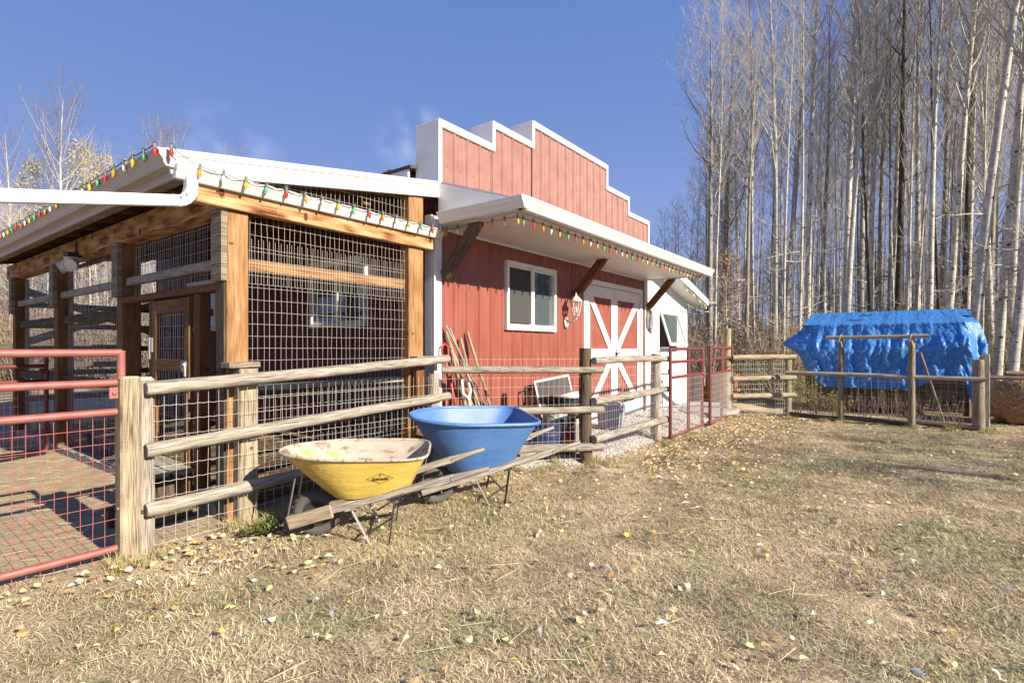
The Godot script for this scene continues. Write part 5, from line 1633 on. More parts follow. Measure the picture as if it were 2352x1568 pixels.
			part(o, "bail", m, M.steel)
	o = thing("jug", "white plastic jug with a black cap beside the thick corner post", "jug", Vector3(1.62, gh(1.62, 0.9), 0.9))
	m = mb(true); m.lathe([Vector2(0, 0), Vector2(0.085, 0.0), Vector2(0.09, 0.02), Vector2(0.09, 0.2), Vector2(0.05, 0.28), Vector2(0.03, 0.3), Vector2(0.03, 0.33), Vector2(0, 0.33)], Transform3D(), 16)
	part(o, "body", m, M.white_plastic)
	m = mb(true); m.lathe([Vector2(0.036, 0.325), Vector2(0.036, 0.36), Vector2(0.0, 0.362)], Transform3D(), 12)
	part(o, "cap", m, M.black)
	m = mb(true)
	m.box(Transform3D(Basis(Vector3.UP, 0.5), Vector3(0, 0.17, 0)), Vector3(0.2, 0.34, 0.18), 0.03)
	var bx_ := thing("feed_block", "cream coloured block-shaped tub behind the white jug", "tub", Vector3(1.5, gh(1.5, 0.95), 0.98))
	part(bx_, "body", m, M.cream_plastic)
	m = mb(true)
	m.box(Transform3D(Basis(Vector3.UP, 0.5), Vector3(0, 0.35, 0)), Vector3(0.15, 0.03, 0.13), 0.01)
	part(bx_, "lid", m, M.white_plastic)
	# planks on the ground behind the rails
	for i in 3:
		m = mb(); m.bar(Vector3(0.2 + 0.2 * i, 0.19 + 0.03 * i, 0.75 + 0.03 * i), Vector3(1.3 + 0.1 * i, 0.18 + 0.02 * i, 0.95 + 0.12 * i), 0.03, 0.14)
		solo("plank", m, M.grey, ["lowest grey plank lying behind the short rail fence", "middle grey plank of three lying behind the short rail fence", "topmost grey plank lying behind the short rail fence"][i], "plank", "", Vector3(0.7 + 0.15 * i, 0.17, 0.85))
	# stack of boards beyond the gates
	o = thing("board_stack", "stack of red-brown boards seen through the dark red gates", "boards", Vector3(9.0, 0.1, 0.1))
	for i in 8:
		m = mb(); m.bx(8.9 + rf(-0.03, 0.03), 9.3, 0.11 + i * 0.085, 0.185 + i * 0.085, -0.75 + rf(-0.08, 0.08), 0.95 + rf(-0.08, 0.08), 0.006)
		part(o, "board", m, M.cedar_brown)
	# inside the lean-to
	o = thing("feeder_bench", "low board bench inside the lean-to behind the first fence bay", "bench", Vector3(-2.5, 0.05, -0.9))
	for i in 2:
		m = mb(); m.bar(Vector3(-2.72 + 0.2 * i, 0.44, -1.3), Vector3(-2.62 + 0.2 * i, 0.36, -0.6), 0.035, 0.17)
		part(o, "board", m, M.grey)
	for z in [-1.2, -0.7]:
		m = mb(); m.bx(-2.72, -2.48, 0.04, 0.34, z - 0.04, z + 0.04)
		part(o, "leg", m, M.dark_grey)
	m = mb()
	for s in [0.0, 0.24]: m.bx(-2.95, -2.45, 0.03, 0.16, -0.75 + s, -0.62 + s, 0.01)
	o = thing("timber", "short squared timbers on the pen floor behind the first fence post", "timber", Vector3(-2.7, 0.03, -0.6))
	part(o, "beam", m, M.dark_grey)
	# a dark hen settled on the pen floor
	hen(Vector3(-2.15, 0.08, -3.6), 2.4)
	# weeds and dry plants
	weed("weed_clump", "yellow-green leafy weeds at the foot of the tarp's left end, by the fence post", Vector3(7.95, 0.06, 2.55), 0.95, 46, 0.22, Color(0.16, 0.2, 0.03), Color(0.42, 0.4, 0.08), true)
	weed("weed_clump", "low olive weeds right of the leafy weed clump, under the tarp hem", Vector3(8.05, 0.05, 3.0), 0.5, 60, 0.3, Color(0.16, 0.17, 0.04), Color(0.4, 0.34, 0.12), true)
	weed("weed_clump", "dry brown weeds between the two goalpost uprights under the tarp", Vector3(8.3, 0.05, 3.75), 0.62, 60, 0.42, Color(0.08, 0.045, 0.02), Color(0.24, 0.16, 0.07), false)
	weed("weed_clump", "dry straw-coloured weeds right of the second goalpost upright", Vector3(8.2, 0.04, 4.6), 0.5, 60, 0.45, Color(0.09, 0.055, 0.02), Color(0.28, 0.2, 0.08), false)
	weed("weed_clump", "small green tuft of weeds growing under the yellow wheelbarrow's wheel", Vector3(-2.3, 0.02, 0.42), 0.08, 16, 0.09, Color(0.05, 0.08, 0.02), Color(0.2, 0.22, 0.08), true)

func hen(at: Vector3, yaw: float):
	var o := thing("hen", "dark hen sitting on the pen floor inside the lean-to", "chicken", at, yaw)
	var m := mb(true)
	var sp := [[-0.20, 0.16, 0.015], [-0.16, 0.15, 0.05], [-0.08, 0.115, 0.085], [0.0, 0.10, 0.095], [0.07, 0.115, 0.085], [0.115, 0.15, 0.06], [0.135, 0.20, 0.042], [0.145, 0.245, 0.034], [0.165, 0.265, 0.03], [0.19, 0.262, 0.014], [0.215, 0.255, 0.004]]
	var p := PackedVector3Array()
	var r := PackedFloat32Array()
	for s in sp: p.append(Vector3(s[0], s[1], 0)); r.append(s[2])
	m.tube(p, r, 14)
	part(o, "body", m, M.black)
	m = mb(true)
	for i in 5: m.bar(Vector3(-0.13, 0.15, 0.01 * (i - 2)), Vector3(-0.25 - 0.01 * i, 0.20 + 0.03 * i, 0.02 * (i - 2)), 0.05, 0.006, 0.002)
	part(o, "tail", m, M.black)
	m = mb(true)
	for i in 3: m.box(Transform3D(Basis(Vector3(0, 0, 1), 0.4), Vector3(0.155 + 0.014 * i, 0.30, 0)), Vector3(0.014, 0.024, 0.005), 0.002)
	part(o, "comb", m, M.red_plastic)

# ------------------------------------------------------------------ trees
func tree_meshes(sd: int, h: float, r0: float, hb: float, spread: float, twiggy: float, lean: float) -> Array:
	# a bare aspen: trunk mesh and crown mesh (branches and twigs), standing at the origin
	var r := RandomNumberGenerator.new()
	r.seed = sd
	var trunk := mb(true)
	var crown := mb(true)
	var p := PackedVector3Array()
	var q := PackedFloat32Array()
	var n := 14
	var la := r.randf() * TAU
	var ph := r.randf() * TAU
	for i in n + 1:
		var t := float(i) / n
		var off := Vector3(cos(la), 0, sin(la)) * lean * h * t * t + Vector3(sin(t * 7.0 + ph), 0, cos(t * 5.0 + ph)) * 0.10 * t
		p.append(Vector3(0, h * t - (0.15 if i == 0 else 0.0), 0) + off)
		q.append(maxf(r0 * (pow(1.0 - t, 0.8) * 0.93 + 0.03) * (1.25 if i == 0 else 1.0), 0.008))
	trunk.tube(p, q, 10, false, true)
	var at := func(y: float) -> Vector3:
		var f := clampf(y / h, 0.0, 1.0) * n
		var i := mini(int(f), n - 1)
		return p[i].lerp(p[i + 1], f - i)
	var nb := int(32 * twiggy) + 9
	for b in nb:
		var t := float(b) / nb
		var dead := b < 5
		var y := h * (hb * r.randf_range(0.35, 1.0) if dead else lerpf(hb, 0.985, pow(t, 0.9)))
		var a := b * 2.4 + r.randf_range(-0.5, 0.5)
		var rad := r0 * maxf(1.0 - y / h, 0.04)
		var L := (spread * (0.45 + 0.9 * sin(PI * clampf((y / h - hb) / (1.02 - hb), 0.05, 1.0))) * r.randf_range(0.55, 1.1)) if not dead else r.randf_range(0.4, 1.4)
		var up := r.randf_range(0.65, 1.5) + 0.5 * t if not dead else r.randf_range(-0.15, 0.4)
		var d := Vector3(cos(a), up, sin(a)).normalized()
		var bp := PackedVector3Array()
		var br := PackedFloat32Array()
		var pos: Vector3 = at.call(y)
		var m := 6
		for k in m + 1:
			bp.append(pos); br.append(lerpf(minf(rad * 0.5, 0.009 + 0.012 * L), 0.0035, float(k) / m))
			pos += d * L / m
			d = (d + Vector3(r.randf_range(-0.16, 0.16), (0.16 if not dead else 0.02) + r.randf_range(-0.1, 0.1), r.randf_range(-0.16, 0.16))).normalized()
		(trunk if (not dead and L > spread * 0.8 and r0 > 0.1) else crown).tube(bp, br, 5, false, true)
		var nt := int(L * 4.6 * twiggy) + 2
		for k in nt:
			var f := r.randf_range(0.15, 1.0) * m
			var i := mini(int(f), m - 1)
			var o := bp[i].lerp(bp[i + 1], f - i)
			var bd := (bp[i + 1] - bp[i]).normalized()
			var td := (bd * 0.7 + Vector3(r.randf_range(-1, 1), r.randf_range(-0.45, 0.8), r.randf_range(-1, 1))).normalized()
			var tl := r.randf_range(0.3, 1.0) * (0.6 + 0.4 * L / spread)
			var tp := PackedVector3Array([o])
			for s in 3:
				o += td * tl / 3.0
				td = (td + Vector3(r.randf_range(-0.3, 0.3), r.randf_range(-0.1, 0.35), r.randf_range(-0.3, 0.3))).normalized()
				tp.append(o)
			crown.tube(tp, PackedFloat32Array([0.005, 0.0045, 0.0035, 0.0022]), 3, false)
			for s in 5:
				var o2 := tp[1 + s % 3]
				var d2 := (td + Vector3(r.randf_range(-1, 1), r.randf_range(-0.4, 0.8), r.randf_range(-1, 1))).normalized() * r.randf_range(0.1, 0.28)
				crown.wire(o2, o2 + d2, 0.0029, 3)
	return [trunk.mesh(), crown.mesh()]

func tree(proto: Array, called: String, label: String, at: Vector3, yaw: float, sc: Vector3, tm: Material, cm: Material, tilt: Vector3, group := "") -> Node3D:
	var o := thing(called, label, "tree", at, yaw, group)
	o.basis = Basis(Vector3(0, 0, 1), tilt.x) * Basis(Vector3.RIGHT, tilt.z) * Basis(Vector3.UP, yaw) * Basis().scaled(sc)
	part(o, "trunk", proto[0], tm)
	part(o, "crown", proto[1], cm)
	return o

func spot(px: float, d: float) -> Vector3:
	# a place on the ground so many metres ahead of the photographer, in the bearing px
	var a := (px - 1176.0) / 1226.6
	var x := -4.367 + d * (0.8003 + 0.5995 * a)
	var z := 4.291 + d * (-0.5995 + 0.8003 * a)
	return Vector3(x, 0.0, z)

func make_trees():
	var P: Array = []
	for i in 7: P.append(tree_meshes(100 + i * 13, 15.0, 0.15, [0.36, 0.40, 0.46, 0.36, 0.42, 0.48, 0.38][i], [3.0, 2.7, 2.4, 3.2, 2.6, 2.2, 2.8][i], [1.0, 0.9, 0.8, 1.0, 0.9, 0.7, 0.9][i], [0.0, 0.02, 0.01, 0.03, 0.015, 0.0, 0.02][i]))
	var T: Array = []
	for i in 6: T.append(tree_meshes(300 + i * 7, 11.0, 0.06, [0.3, 0.4, 0.35, 0.45, 0.3, 0.38][i], [1.2, 1.0, 1.3, 0.9, 1.1, 1.1][i], 0.65, 0.03))
	# principal trunks, left to right: bearing, distance, thickness, height, proto, lean, bark, label
	var main := [
		[1631, 16.0, 1.15, 0.77, 0, 0.0, 1, "first tall aspen of the wood, rising just right of the canopy's end"],
		[1732, 17.0, 1.1, 0.92, 1, -0.02, 0, "straight pale aspen second from the wood's left edge"],
		[1782, 16.5, 1.1, 1.0, 3, 0.0, 0, "pale aspen with dark foot above the gap between gates and tarp"],
		[1712, 15.5, 0.8, 0.7, 2, 0.02, 1, "dim trunk rising behind the tall pale gatepost"],
		[1852, 17.0, 1.2, 1.1, 4, 0.02, 0, "tall pale aspen above the tarp's left corner"],
		[1880, 18.5, 1.0, 1.0, 2, 0.03, 1, "greyish aspen just right of the tall trunk above the tarp's left corner"],
		[1937, 16.5, 1.25, 1.15, 1, 0.025, 0, "bright white aspen forking high above the left goalpost upright"],
		[1996, 17.5, 1.15, 1.1, 0, 0.015, 0, "pale aspen behind the tarp, centre-left of its ridge"],
		[2016, 19.0, 1.1, 1.1, 3, 0.02, 1, "grey aspen close right of the pale one at the tarp's centre-left"],
		[2058, 17.0, 1.2, 1.1, 5, 0.02, 2, "blackened dead trunk behind the tarp's middle"],
		[2106, 17.5, 1.1, 1.15, 4, 0.01, 0, "pale aspen above the right goalpost upright"],
		[2152, 18.5, 1.1, 1.1, 0, 0.035, 1, "grey-barked aspen left of the two leaning white trunks"],
		[2165, 15.5, 1.2, 1.1, 6, 0.06, 0, "white aspen with a crook low on its trunk, leaning right"],
		[2208, 17.5, 1.0, 1.05, 2, 0.03, 2, "thin dark trunk between the two leaning white trunks"],
		[2222, 14.0, 1.45, 1.25, 1, 0.085, 0, "thickest white aspen, leaning right above the tarp's right end"],
		[2285, 14.0, 1.3, 1.2, 3, 0.07, 0, "white aspen leaning right, just outside the tarp's right end"],
		[2262, 18.0, 1.1, 1.1, 4, 0.04, 1, "dim aspen behind the tarp's right end"],
		[2318, 13.5, 1.35, 1.2, 0, 0.09, 0, "white aspen leaning out at the photo's right edge above the hay bale"],
		[2345, 16.5, 1.1, 1.1, 2, 0.05, 1, "grey aspen at the very right edge of the photo"],
		[2400, 13.5, 1.3, 1.1, 6, -0.03, 0, "near aspen just past the right edge with long low limbs"],
		[2440, 15.0, 1.3, 1.1, 3, -0.06, 0, "aspen past the right edge whose limbs reach into the photo"],
	]
	for t in main:
		var at := spot(t[0], t[1])
		var tilt: float = t[5]
		tree(P[t[4]], "aspen_tree", t[7], at, rf(0, TAU), Vector3(t[2] * 0.62, t[3], t[2] * 0.62), [M.bark, M.bark_dim, M.bark_dark][t[6]], [M.twig_pale, M.twig_pale, M.bark_dark][t[6]], Vector3(-tilt * 0.2, 0, tilt))
	# the crowd behind
	var n := 0
	var tries := 0
	var used: Array = []
	while n < 140 and tries < 4000:
		tries += 1
		var d := 15.0 + 15.0 * pow(rng.randf(), 1.1)
		var px := rf(1490, 2480)
		if px < 1610 and d < 22.0: continue
		var at := spot(px, d)
		if at.x < 10.6: continue
		var ok := true
		for u in used:
			if (u - at).length() < 0.55: ok = false; break
		if not ok: continue
		used.append(at)
		var big := rng.randf() < 0.16
		var pr: Array = P[rng.randi() % 7] if big else T[rng.randi() % 6]
		var hh := rf(0.8, 1.1)
		if px < 1680: hh *= lerpf(0.52, 0.9, clampf((px - 1490) / 190.0, 0, 1))
		if big: hh *= rf(0.85, 1.05)
		else: hh *= rf(0.9, 1.4)
		var k := rng.randf()
		var w := rf(0.55, 0.95)
		tree(pr, "aspen_tree", "thin bare aspen among the crowd of trunks behind the fence and tarp", at, rf(0, TAU), Vector3(w, hh, w), M.bark if k < 0.72 else (M.bark_dim if k < 0.93 else M.bark_dark), M.twig_pale if k < 0.7 else M.twig, Vector3(rf(-0.03, 0.03), 0, rf(-0.02, 0.05)), "aspens crowding the wood on the right")
		n += 1
	# left of the barn: the wood behind the pen
	var lead := [[22, 25.0, 0.75, 0.76, 5, -0.01, "white birch-like aspen at the photo's left edge above the gutter"], [142, 24.0, 0.8, 0.84, 0, 0.0, "tallest aspen left of the lean-to, with a fine twiggy crown"], [118, 27.0, 0.7, 0.74, 3, -0.02, "second stem close left of the tallest left-hand aspen"],
		[365, 26.0, 0.65, 0.80, 1, 0.0, "bare-topped aspen rising over the lean-to's roof corner"], [392, 27.0, 0.6, 0.83, 4, 0.02, "thin aspen beside the bare-topped one over the roof corner"], [480, 30.0, 0.7, 0.78, 5, 0.03, "leaning bare pole of an aspen above the white roof edge"], [512, 30.0, 0.6, 0.82, 2, 0.05, "slanting bare aspen nearest the small cloud wisp"]]
	for t in lead:
		tree(P[t[4]], "aspen_tree", t[6], spot(t[0], t[1]), rf(0, TAU), Vector3(t[2], t[3], t[2]), M.bark, M.twig, Vector3(-t[5], 0, 0))
	n = 0
	while n < 120:
		var d := rf(21, 38)
		var px := rf(-120, 440)
		var at := spot(px, d)
		if at.z > -14.5: continue
		var w := rf(0.7, 1.2)
		tree(T[n % 6], "aspen_tree", "thin pale sapling in the wood behind the pen", at, rf(0, TAU), Vector3(w * 1.2, rf(0.55, 0.92) * (1.0 if px < 330 else 0.75) * d / 28.0, w * 1.2), M.bark, M.twig_pale, Vector3(rf(-0.05, 0.05), 0, rf(-0.05, 0.05)), "saplings behind the pen")
		n += 1
	# two treetops that still hold orange leaves, and one in the right-hand wood
	var lp := [[578, 30.0, 9.6, "treetop holding orange leaves above the white roof edge, larger of the two"], [705, 31.0, 9.0, "smaller orange-leaved treetop above the roof, right of the larger one"], [1672, 17.0, 4.4, "young tree with clinging orange leaves beyond the annex"], [240, 27.0, 11.2, "sapling with pale yellow leaves left of the roof corner"], [300, 27.0, 11.0, "sapling with pale yellow leaves nearest the roof corner"], [180, 26.0, 11.5, "pale-leaved aspen just right of the tallest left-hand aspen"], [70, 26.0, 10.5, "pale-leaved aspen between the left edge and the tallest left-hand aspen"], [205, 29.0, 12.0, "further pale-leaved aspen midway between the tallest aspen and the roof corner"]]
	for t in lp:
		var at := spot(t[0], t[1])
		var h: float = t[2]
		var o := tree(T[2], "leafy_tree", t[3], at, rf(0, 6), Vector3(1.0, h / 11.0, 1.0), M.bark, M.twig_pale, Vector3.ZERO)
		var lf := mb(true); lf.use_c = true
		for i in 700:
			var y := 11.0 * rf(0.62 if h > 6.0 else 0.4, 1.0)
			var rr := 1.25 * sqrt(maxf(0.03, 1.0 - y / 11.3)) * 1.3
			var a := rf(0, TAU)
			var c := Vector3(cos(a), 0, sin(a)) * rr * sqrt(rng.randf()) + Vector3(0, y, 0)
			var u := Vector3(rf(-1, 1), rf(-1, 1), rf(-1, 1)).normalized() * 0.06
			var w := u.cross(Vector3(rf(-1, 1), 1, rf(-1, 1))).normalized() * 0.05
			lf.col = Color(0.42, 0.2, 0.05).lerp(Color(0.55, 0.40, 0.12), rng.randf()) if t[0] > 400 else Color(0.5, 0.45, 0.25).lerp(Color(0.55, 0.42, 0.15), rng.randf())
			lf.tri(c - u, c + w, c + u, u.cross(w).normalized(), u.cross(w).normalized(), u.cross(w).normalized(), Vector2.ZERO, Vector2.ZERO, Vector2.ZERO); lf.tri(c - u, c + u, c - w, u.cross(w).normalized(), u.cross(w).normalized(), u.cross(w).normalized(), Vector2.ZERO, Vector2.ZERO, Vector2.ZERO)
		part(o, "leaves", lf, M.leaf, "", "stuff")
	# trees behind the photographer, whose shadows fall across the lawn on the right
	for t in [[2.75, 14.6, 0.42, 0.9], [5.6, 16.5, 0.42, 0.9], [-14, 22, 0.8, 1.0], [-18, 17, 0.9, 1.0]]:
		var o := tree(P[3], "aspen_tree", "bushy tree behind the photographer casting shade on the lawn", Vector3(t[0], 0, t[1]), rf(0, 6), Vector3(t[3], t[2], t[3]), M.bark_dim, M.twig, Vector3.ZERO, "trees behind the photographer")
	for i in 46:
		var at := Vector3(rf(25, 42), 0, rf(14, 38))
		tree(P[i % 7], "aspen_tree", "aspen on the far side of the lawn, mirrored in the barn window", at, rf(0, 6), Vector3(1, rf(0.8, 1.1), 1), M.bark_dim, M.twig, Vector3.ZERO, "aspens across the lawn")
	# a few spruces deep in the wood
	var sp := spruce_mesh()
	for i in 16:
		var o := thing("spruce_tree", "dark spruce across the lawn, mirrored in the barn window", "tree", Vector3(22.0 + i * 0.9 + rf(-0.5, 0.5), 0, 12.0 + i * 0.85 + rf(-2.5, 2.5)), rf(0, 6), "spruces across the lawn")
		o.scale = Vector3(1.5, rf(1.4, 1.9), 1.5)
		part(o, "trunk", sp[0], M.bark_dark); part(o, "crown", sp[1], M.spruce)
	for t in [[2305, 21.0, 1.0, "dark spruce showing between the white trunks at the right edge"], [2160, 24.0, 0.9, "dark spruce deep in the wood behind the tarp's right half"], [1905, 25.0, 0.8, "dark spruce deep in the wood behind the tarp's left half"], [2338, 19.0, 0.8, "low dark spruce behind the hay bale"], [1800, 26.0, 0.8, "dark spruce deep in the wood between annex and tarp"]]:
		var o := thing("spruce_tree", t[3], "tree", spot(t[0], t[1]), rf(0, 6))
		o.scale = Vector3.ONE * t[2]
		part(o, "trunk", sp[0], M.bark_dark); part(o, "crown", sp[1], M.spruce)
	# far-off wood and undergrowth
	var xs: Array = []
	for i in 170:
		var px := rf(1470, 2520)
		var at := spot(px, rf(30, 55))
		var w := rf(0.9, 1.5)
		var hh := rf(0.55, 0.95) if px > 1640 else rf(0.5, 0.75)
		xs.append(Transform3D(Basis(Vector3.UP, rf(0, TAU)).scaled(Vector3(w, hh, w)), at))
	for i in 150: xs.append(Transform3D(Basis(Vector3.UP, rf(0, TAU)).scaled(Vector3(1.2, rf(0.5, 0.75), 1.2)), spot(rf(-150, 430), rf(38, 60))))
	scatter("distant_wood", T[1][0], M.bark_dim, xs, [])
	scatter("distant_wood", T[1][1], M.twig, xs, [])
	var bm := mb(true); bm.use_c = true
	for i in 46:
		var b := Vector3(rf(-0.5, 0.5), 0, rf(-0.5, 0.5))
		var d := Vector3(rf(-0.35, 0.35), 1, rf(-0.35, 0.35)).normalized()
		var L := rf(0.7, 2.3)
		bm.col = Color(0.16, 0.12, 0.085).lerp(Color(0.42, 0.36, 0.28), rng.randf())
		var tip := b + d * L
		var mid := b.lerp(tip, 0.55) + Vector3(rf(-0.1, 0.1), 0, rf(-0.1, 0.1))
		bm.tube(PackedVector3Array([b, mid, tip]), PackedFloat32Array([0.009, 0.007, 0.003]), 3, false)
		for k in 6:
			var o := mid.lerp(tip, rng.randf())
			bm.wire(o, o + Vector3(rf(-1, 1), rf(0, 0.8), rf(-1, 1)).normalized() * rf(0.15, 0.45), 0.0035, 3)
		for k in 5:
			var o := b.lerp(tip, rf(0.1, 1.0)) + Vector3(rf(-0.15, 0.15), 0, rf(-0.15, 0.15))
			var u := Vector3(rf(-1, 1), rf(-1, 1), rf(-1, 1)).normalized() * 0.035
			var w := u.cross(Vector3(0.3, 1, 0.2)).normalized() * 0.025
			var nn := u.cross(w).normalized()
			bm.col = Color(0.14, 0.085, 0.04).lerp(Color(0.4, 0.27, 0.12), rng.randf())
			bm.tri(o - u, o + w, o + u, nn, nn, nn, Vector2.ZERO, Vector2.ZERO, Vector2.ZERO); bm.tri(o - u, o + u, o - w, nn, nn, nn, Vector2.ZERO, Vector2.ZERO, Vector2.ZERO)
	xs = []
	for i in 900:
		var d := rf(14.5, 34.0)
		var px := rf(1500, 2520)
		var at := spot(px, d)
		if at.x < 10.9 or (d < 17.0 and rng.randf() < 0.7): continue
		xs.append(Transform3D(Basis(Vector3.UP, rf(0, TAU)).scaled(Vector3(1.2, rf(0.5, 1.25), 1.2)), at))
	for i in 420:
		var at := spot(rf(-200, 500), rf(19, 36))
		if at.z > -13.5: continue
		xs.append(Transform3D(Basis(Vector3.UP, rf(0, TAU)).scaled(Vector3(1.3, rf(0.7, 1.7), 1.3)), at))
	scatter("undergrowth", bm.mesh(), M.brush, xs, [], "brown leafless brush filling the wood", "undergrowth")

func spruce_mesh() -> Array:
	var r := RandomNumberGenerator.new(); r.seed = 77
	var tr := mb(true)
	tr.rod(Vector3(0, -0.1, 0), Vector3(0, 6.5, 0), 0.1, 8, 0.01)
	var c := mb(true); c.use_c = true
	for i in 90:
		var t := float(i) / 90.0
		var y := 0.4 + 6.0 * t
		var L := 1.5 * (1.0 - t) + 0.12
		var a := i * 2.4
		var d := Vector3(cos(a), -0.22, sin(a))
		for k in int(L * 34.0) + 6:
			var s := r.randf()
			var o := Vector3(0, y, 0) + d * L * s + Vector3(0, -0.1 * s, 0)
			var u := (d * 0.6 + Vector3(r.randf_range(-1, 1), r.randf_range(-0.7, 0.3), r.randf_range(-1, 1))).normalized() * r.randf_range(0.07, 0.16)
			var w := u.cross(Vector3.UP).normalized() * 0.018
			c.col = Color(0.022, 0.034, 0.018).lerp(Color(0.06, 0.075, 0.035), r.randf())
			var nn := w.cross(u).normalized()
			c.tri(o - w, o + w, o + u, nn, nn, nn, Vector2.ZERO, Vector2.ZERO, Vector2.ZERO)
	return [tr.mesh(), c.mesh()]

# ------------------------------------------------------------------ lawn
func on_lawn(x: float, z: float) -> bool:
	if x < -2.9: return z > 0.2
	if x < -0.1: return z > 0.12
	if x < 1.15: return z > 0.2 + (x + 0.1) * 0.86
	return z > 1.36 and (x < 7.45 or z > 5.3)

func make_lawn():
	var tufts: Array = []
	for v in 6:
		var m := mb(true); m.use_c = true
		var green: float = [0.12, 0.25, 0.42, 0.55, 0.06, 0.32][v]
		for i in 300:
			var b := Vector3(rf(-0.15, 0.15), 0, rf(-0.15, 0.15))
			var a := rf(0, TAU)
			var L := rf(0.025, 0.065)
			var up := rf(0.15, 1.0)
			var d := Vector3(cos(a), up, sin(a)).normalized()
			var s := Vector3(-sin(a), rf(-0.4, 0.4), cos(a)).normalized() * rf(0.0009, 0.0018)
			var mid := b + d * L * 0.55
			var tip := b + d * L + Vector3(cos(a), -0.5, sin(a)) * L * 0.25
			tip.y = maxf(tip.y, 0.003)
			var k := rng.randf()
			if rng.randf() < green: m.col = Color(0.17, 0.19, 0.07).lerp(Color(0.44, 0.45, 0.22), k)
			else: m.col = Color(0.36, 0.275, 0.17).lerp(Color(0.88, 0.77, 0.55), k)
			var nn := (s.cross(d).normalized())
			if nn.y < 0.0: nn = -nn
			nn = (nn + Vector3.UP * 0.6).normalized()
			m.tri(b - s, b + s, mid + s, nn, nn, nn, Vector2.ZERO, Vector2.ZERO, Vector2.ZERO)
			m.tri(b - s, mid + s, mid - s, nn, nn, nn, Vector2.ZERO, Vector2.ZERO, Vector2.ZERO)
			m.tri(mid - s, mid + s, tip, nn, nn, nn, Vector2.ZERO, Vector2.ZERO, Vector2.ZERO)
		tufts.append(m.mesh())
	var fn := FastNoiseLite.new(); fn.seed = 21; fn.frequency = 0.55; fn.fractal_octaves = 3
	var f2 := FastNoiseLite.new(); f2.seed = 31; f2.frequency = 1.6; f2.fractal_octaves = 3
	var xf: Array = [[], [], [], [], [], []]
	var cl: Array = [[], [], [], [], [], []]
	var step := 0.15
	var z := -0.2
	while z < 7.6:
		var x := -5.2
		while x < 9.0:
			var px := x + rf(-0.07, 0.07)
			var pz := z + rf(-0.07, 0.07)
			x += step
			if not on_lawn(px, pz): continue
			var q := Vector3(px + 4.367, 0, pz - 4.291)
			var dep := q.x * 0.8003 - q.z * 0.5995
			var lat := q.x * 0.5995 + q.z * 0.8003
			if dep < 1.6 or lat < -dep * 1.25 - 0.6 or lat > dep * 1.25 + 0.6: continue
			var g := fn.get_noise_2d(px, pz) + 0.25 * f2.get_noise_2d(px, pz)
			# the strip along the pen and under the gates is worn to straw
			var worn := sst(0.9, 0.0, absf(pz - 0.2)) * (1.0 if px < -0.2 else 0.0) + sst(3.4, 2.0, pz) * sst(1.0, 3.0, px) * 0.5
			if f2.get_noise_2d(px * 0.9 + 70.0, pz * 0.9) > 0.34 and rng.randf() < 0.75: continue   # trodden bare patches
			if worn > 0.4 and rng.randf() < worn * 0.45: continue
			var v: int = clampi(int(2.0 + g * 5.0 - worn * 3.0 - 0.5 * sst(5.0, 8.0, dep) + rf(-1.0, 1.0)), 0, 3)
			v = [4, 0, 1, 5, 2, 3][clampi(v + (1 if g > 0.25 else 0), 0, 5)]
			var s := rf(0.7, 1.2) * (1.0 + 0.5 * f2.get_noise_2d(px + 40.0, pz)) * (1.9 if rng.randf() < 0.04 else 1.0)
			xf[v].append(Transform3D(Basis(Vector3.UP, rf(0, TAU)).scaled(Vector3(1.0, s, 1.0)), Vector3(px, gh(px, pz), pz)))
			var k := 0.88 + 0.42 * f2.get_noise_2d(px * 0.8 - 9.0, pz * 0.8) + rf(-0.12, 0.1)
			cl[v].append(Color(k, k * rf(0.97, 1.02), k * rf(0.93, 1.03)))
		z += step
	for v in 6: scatter("grass", tufts[v], M.blade, xf[v], cl[v], "short dry autumn grass, straw and dull green" if v == 0 else "", "grass" if v == 0 else "")
	# taller unmown grass round the posts
	var tm := mb(true); tm.use_c = true
	for i in 70:
		var b := Vector3(rf(-0.07, 0.07), 0, rf(-0.07, 0.07))
		var a := rf(0, TAU)
		var d := Vector3(cos(a) * rf(0.2, 0.8), 1, sin(a) * rf(0.2, 0.8)).normalized() * rf(0.08, 0.22)
		var w := Vector3(-sin(a), 0, cos(a)) * 0.0018
		var tip := b + d + Vector3(cos(a), -0.4, sin(a)) * d.length() * 0.3
		tm.col = Color(0.2, 0.22, 0.07).lerp(Color(0.6, 0.5, 0.27), rng.randf())
		var nn := w.cross(d).normalized()
		var k := b + d * 0.6
		tm.tri(b - w, b + w, k + w, nn, nn, nn, Vector2.ZERO, Vector2.ZERO, Vector2.ZERO); tm.tri(b - w, k + w, k - w, nn, nn, nn, Vector2.ZERO, Vector2.ZERO, Vector2.ZERO); tm.tri(k - w, k + w, tip, nn, nn, nn, Vector2.ZERO, Vector2.ZERO, Vector2.ZERO)
	var tx: Array = []
	for q in [[-3.05, 0.26], [-2.22, 0.2], [-2.0, 0.22], [-1.6, 0.2], [-1.2, 0.2], [-0.7, 0.22], [-0.2, 0.25], [0.3, 0.7], [0.7, 1.0], [1.15, 1.36], [3.0, 1.47], [7.3, 2.4], [7.25, 3.25], [7.25, 4.3], [7.35, 5.25], [7.3, 2.9], [7.3, 3.8], [7.35, 4.8]]:
		for i in 7:
			var x: float = q[0] + rf(-0.2, 0.2)
			var z2: float = q[1] + rf(-0.05, 0.12)
			tx.append(Transform3D(Basis(Vector3.UP, rf(0, TAU)).scaled(Vector3.ONE * rf(0.35, 0.8)), Vector3(x, gh(x, z2), z2)))
	scatter("tall_grass", tm.mesh(), M.blade, tx, [])
	# fallen aspen leaves
	var lm: Array = []
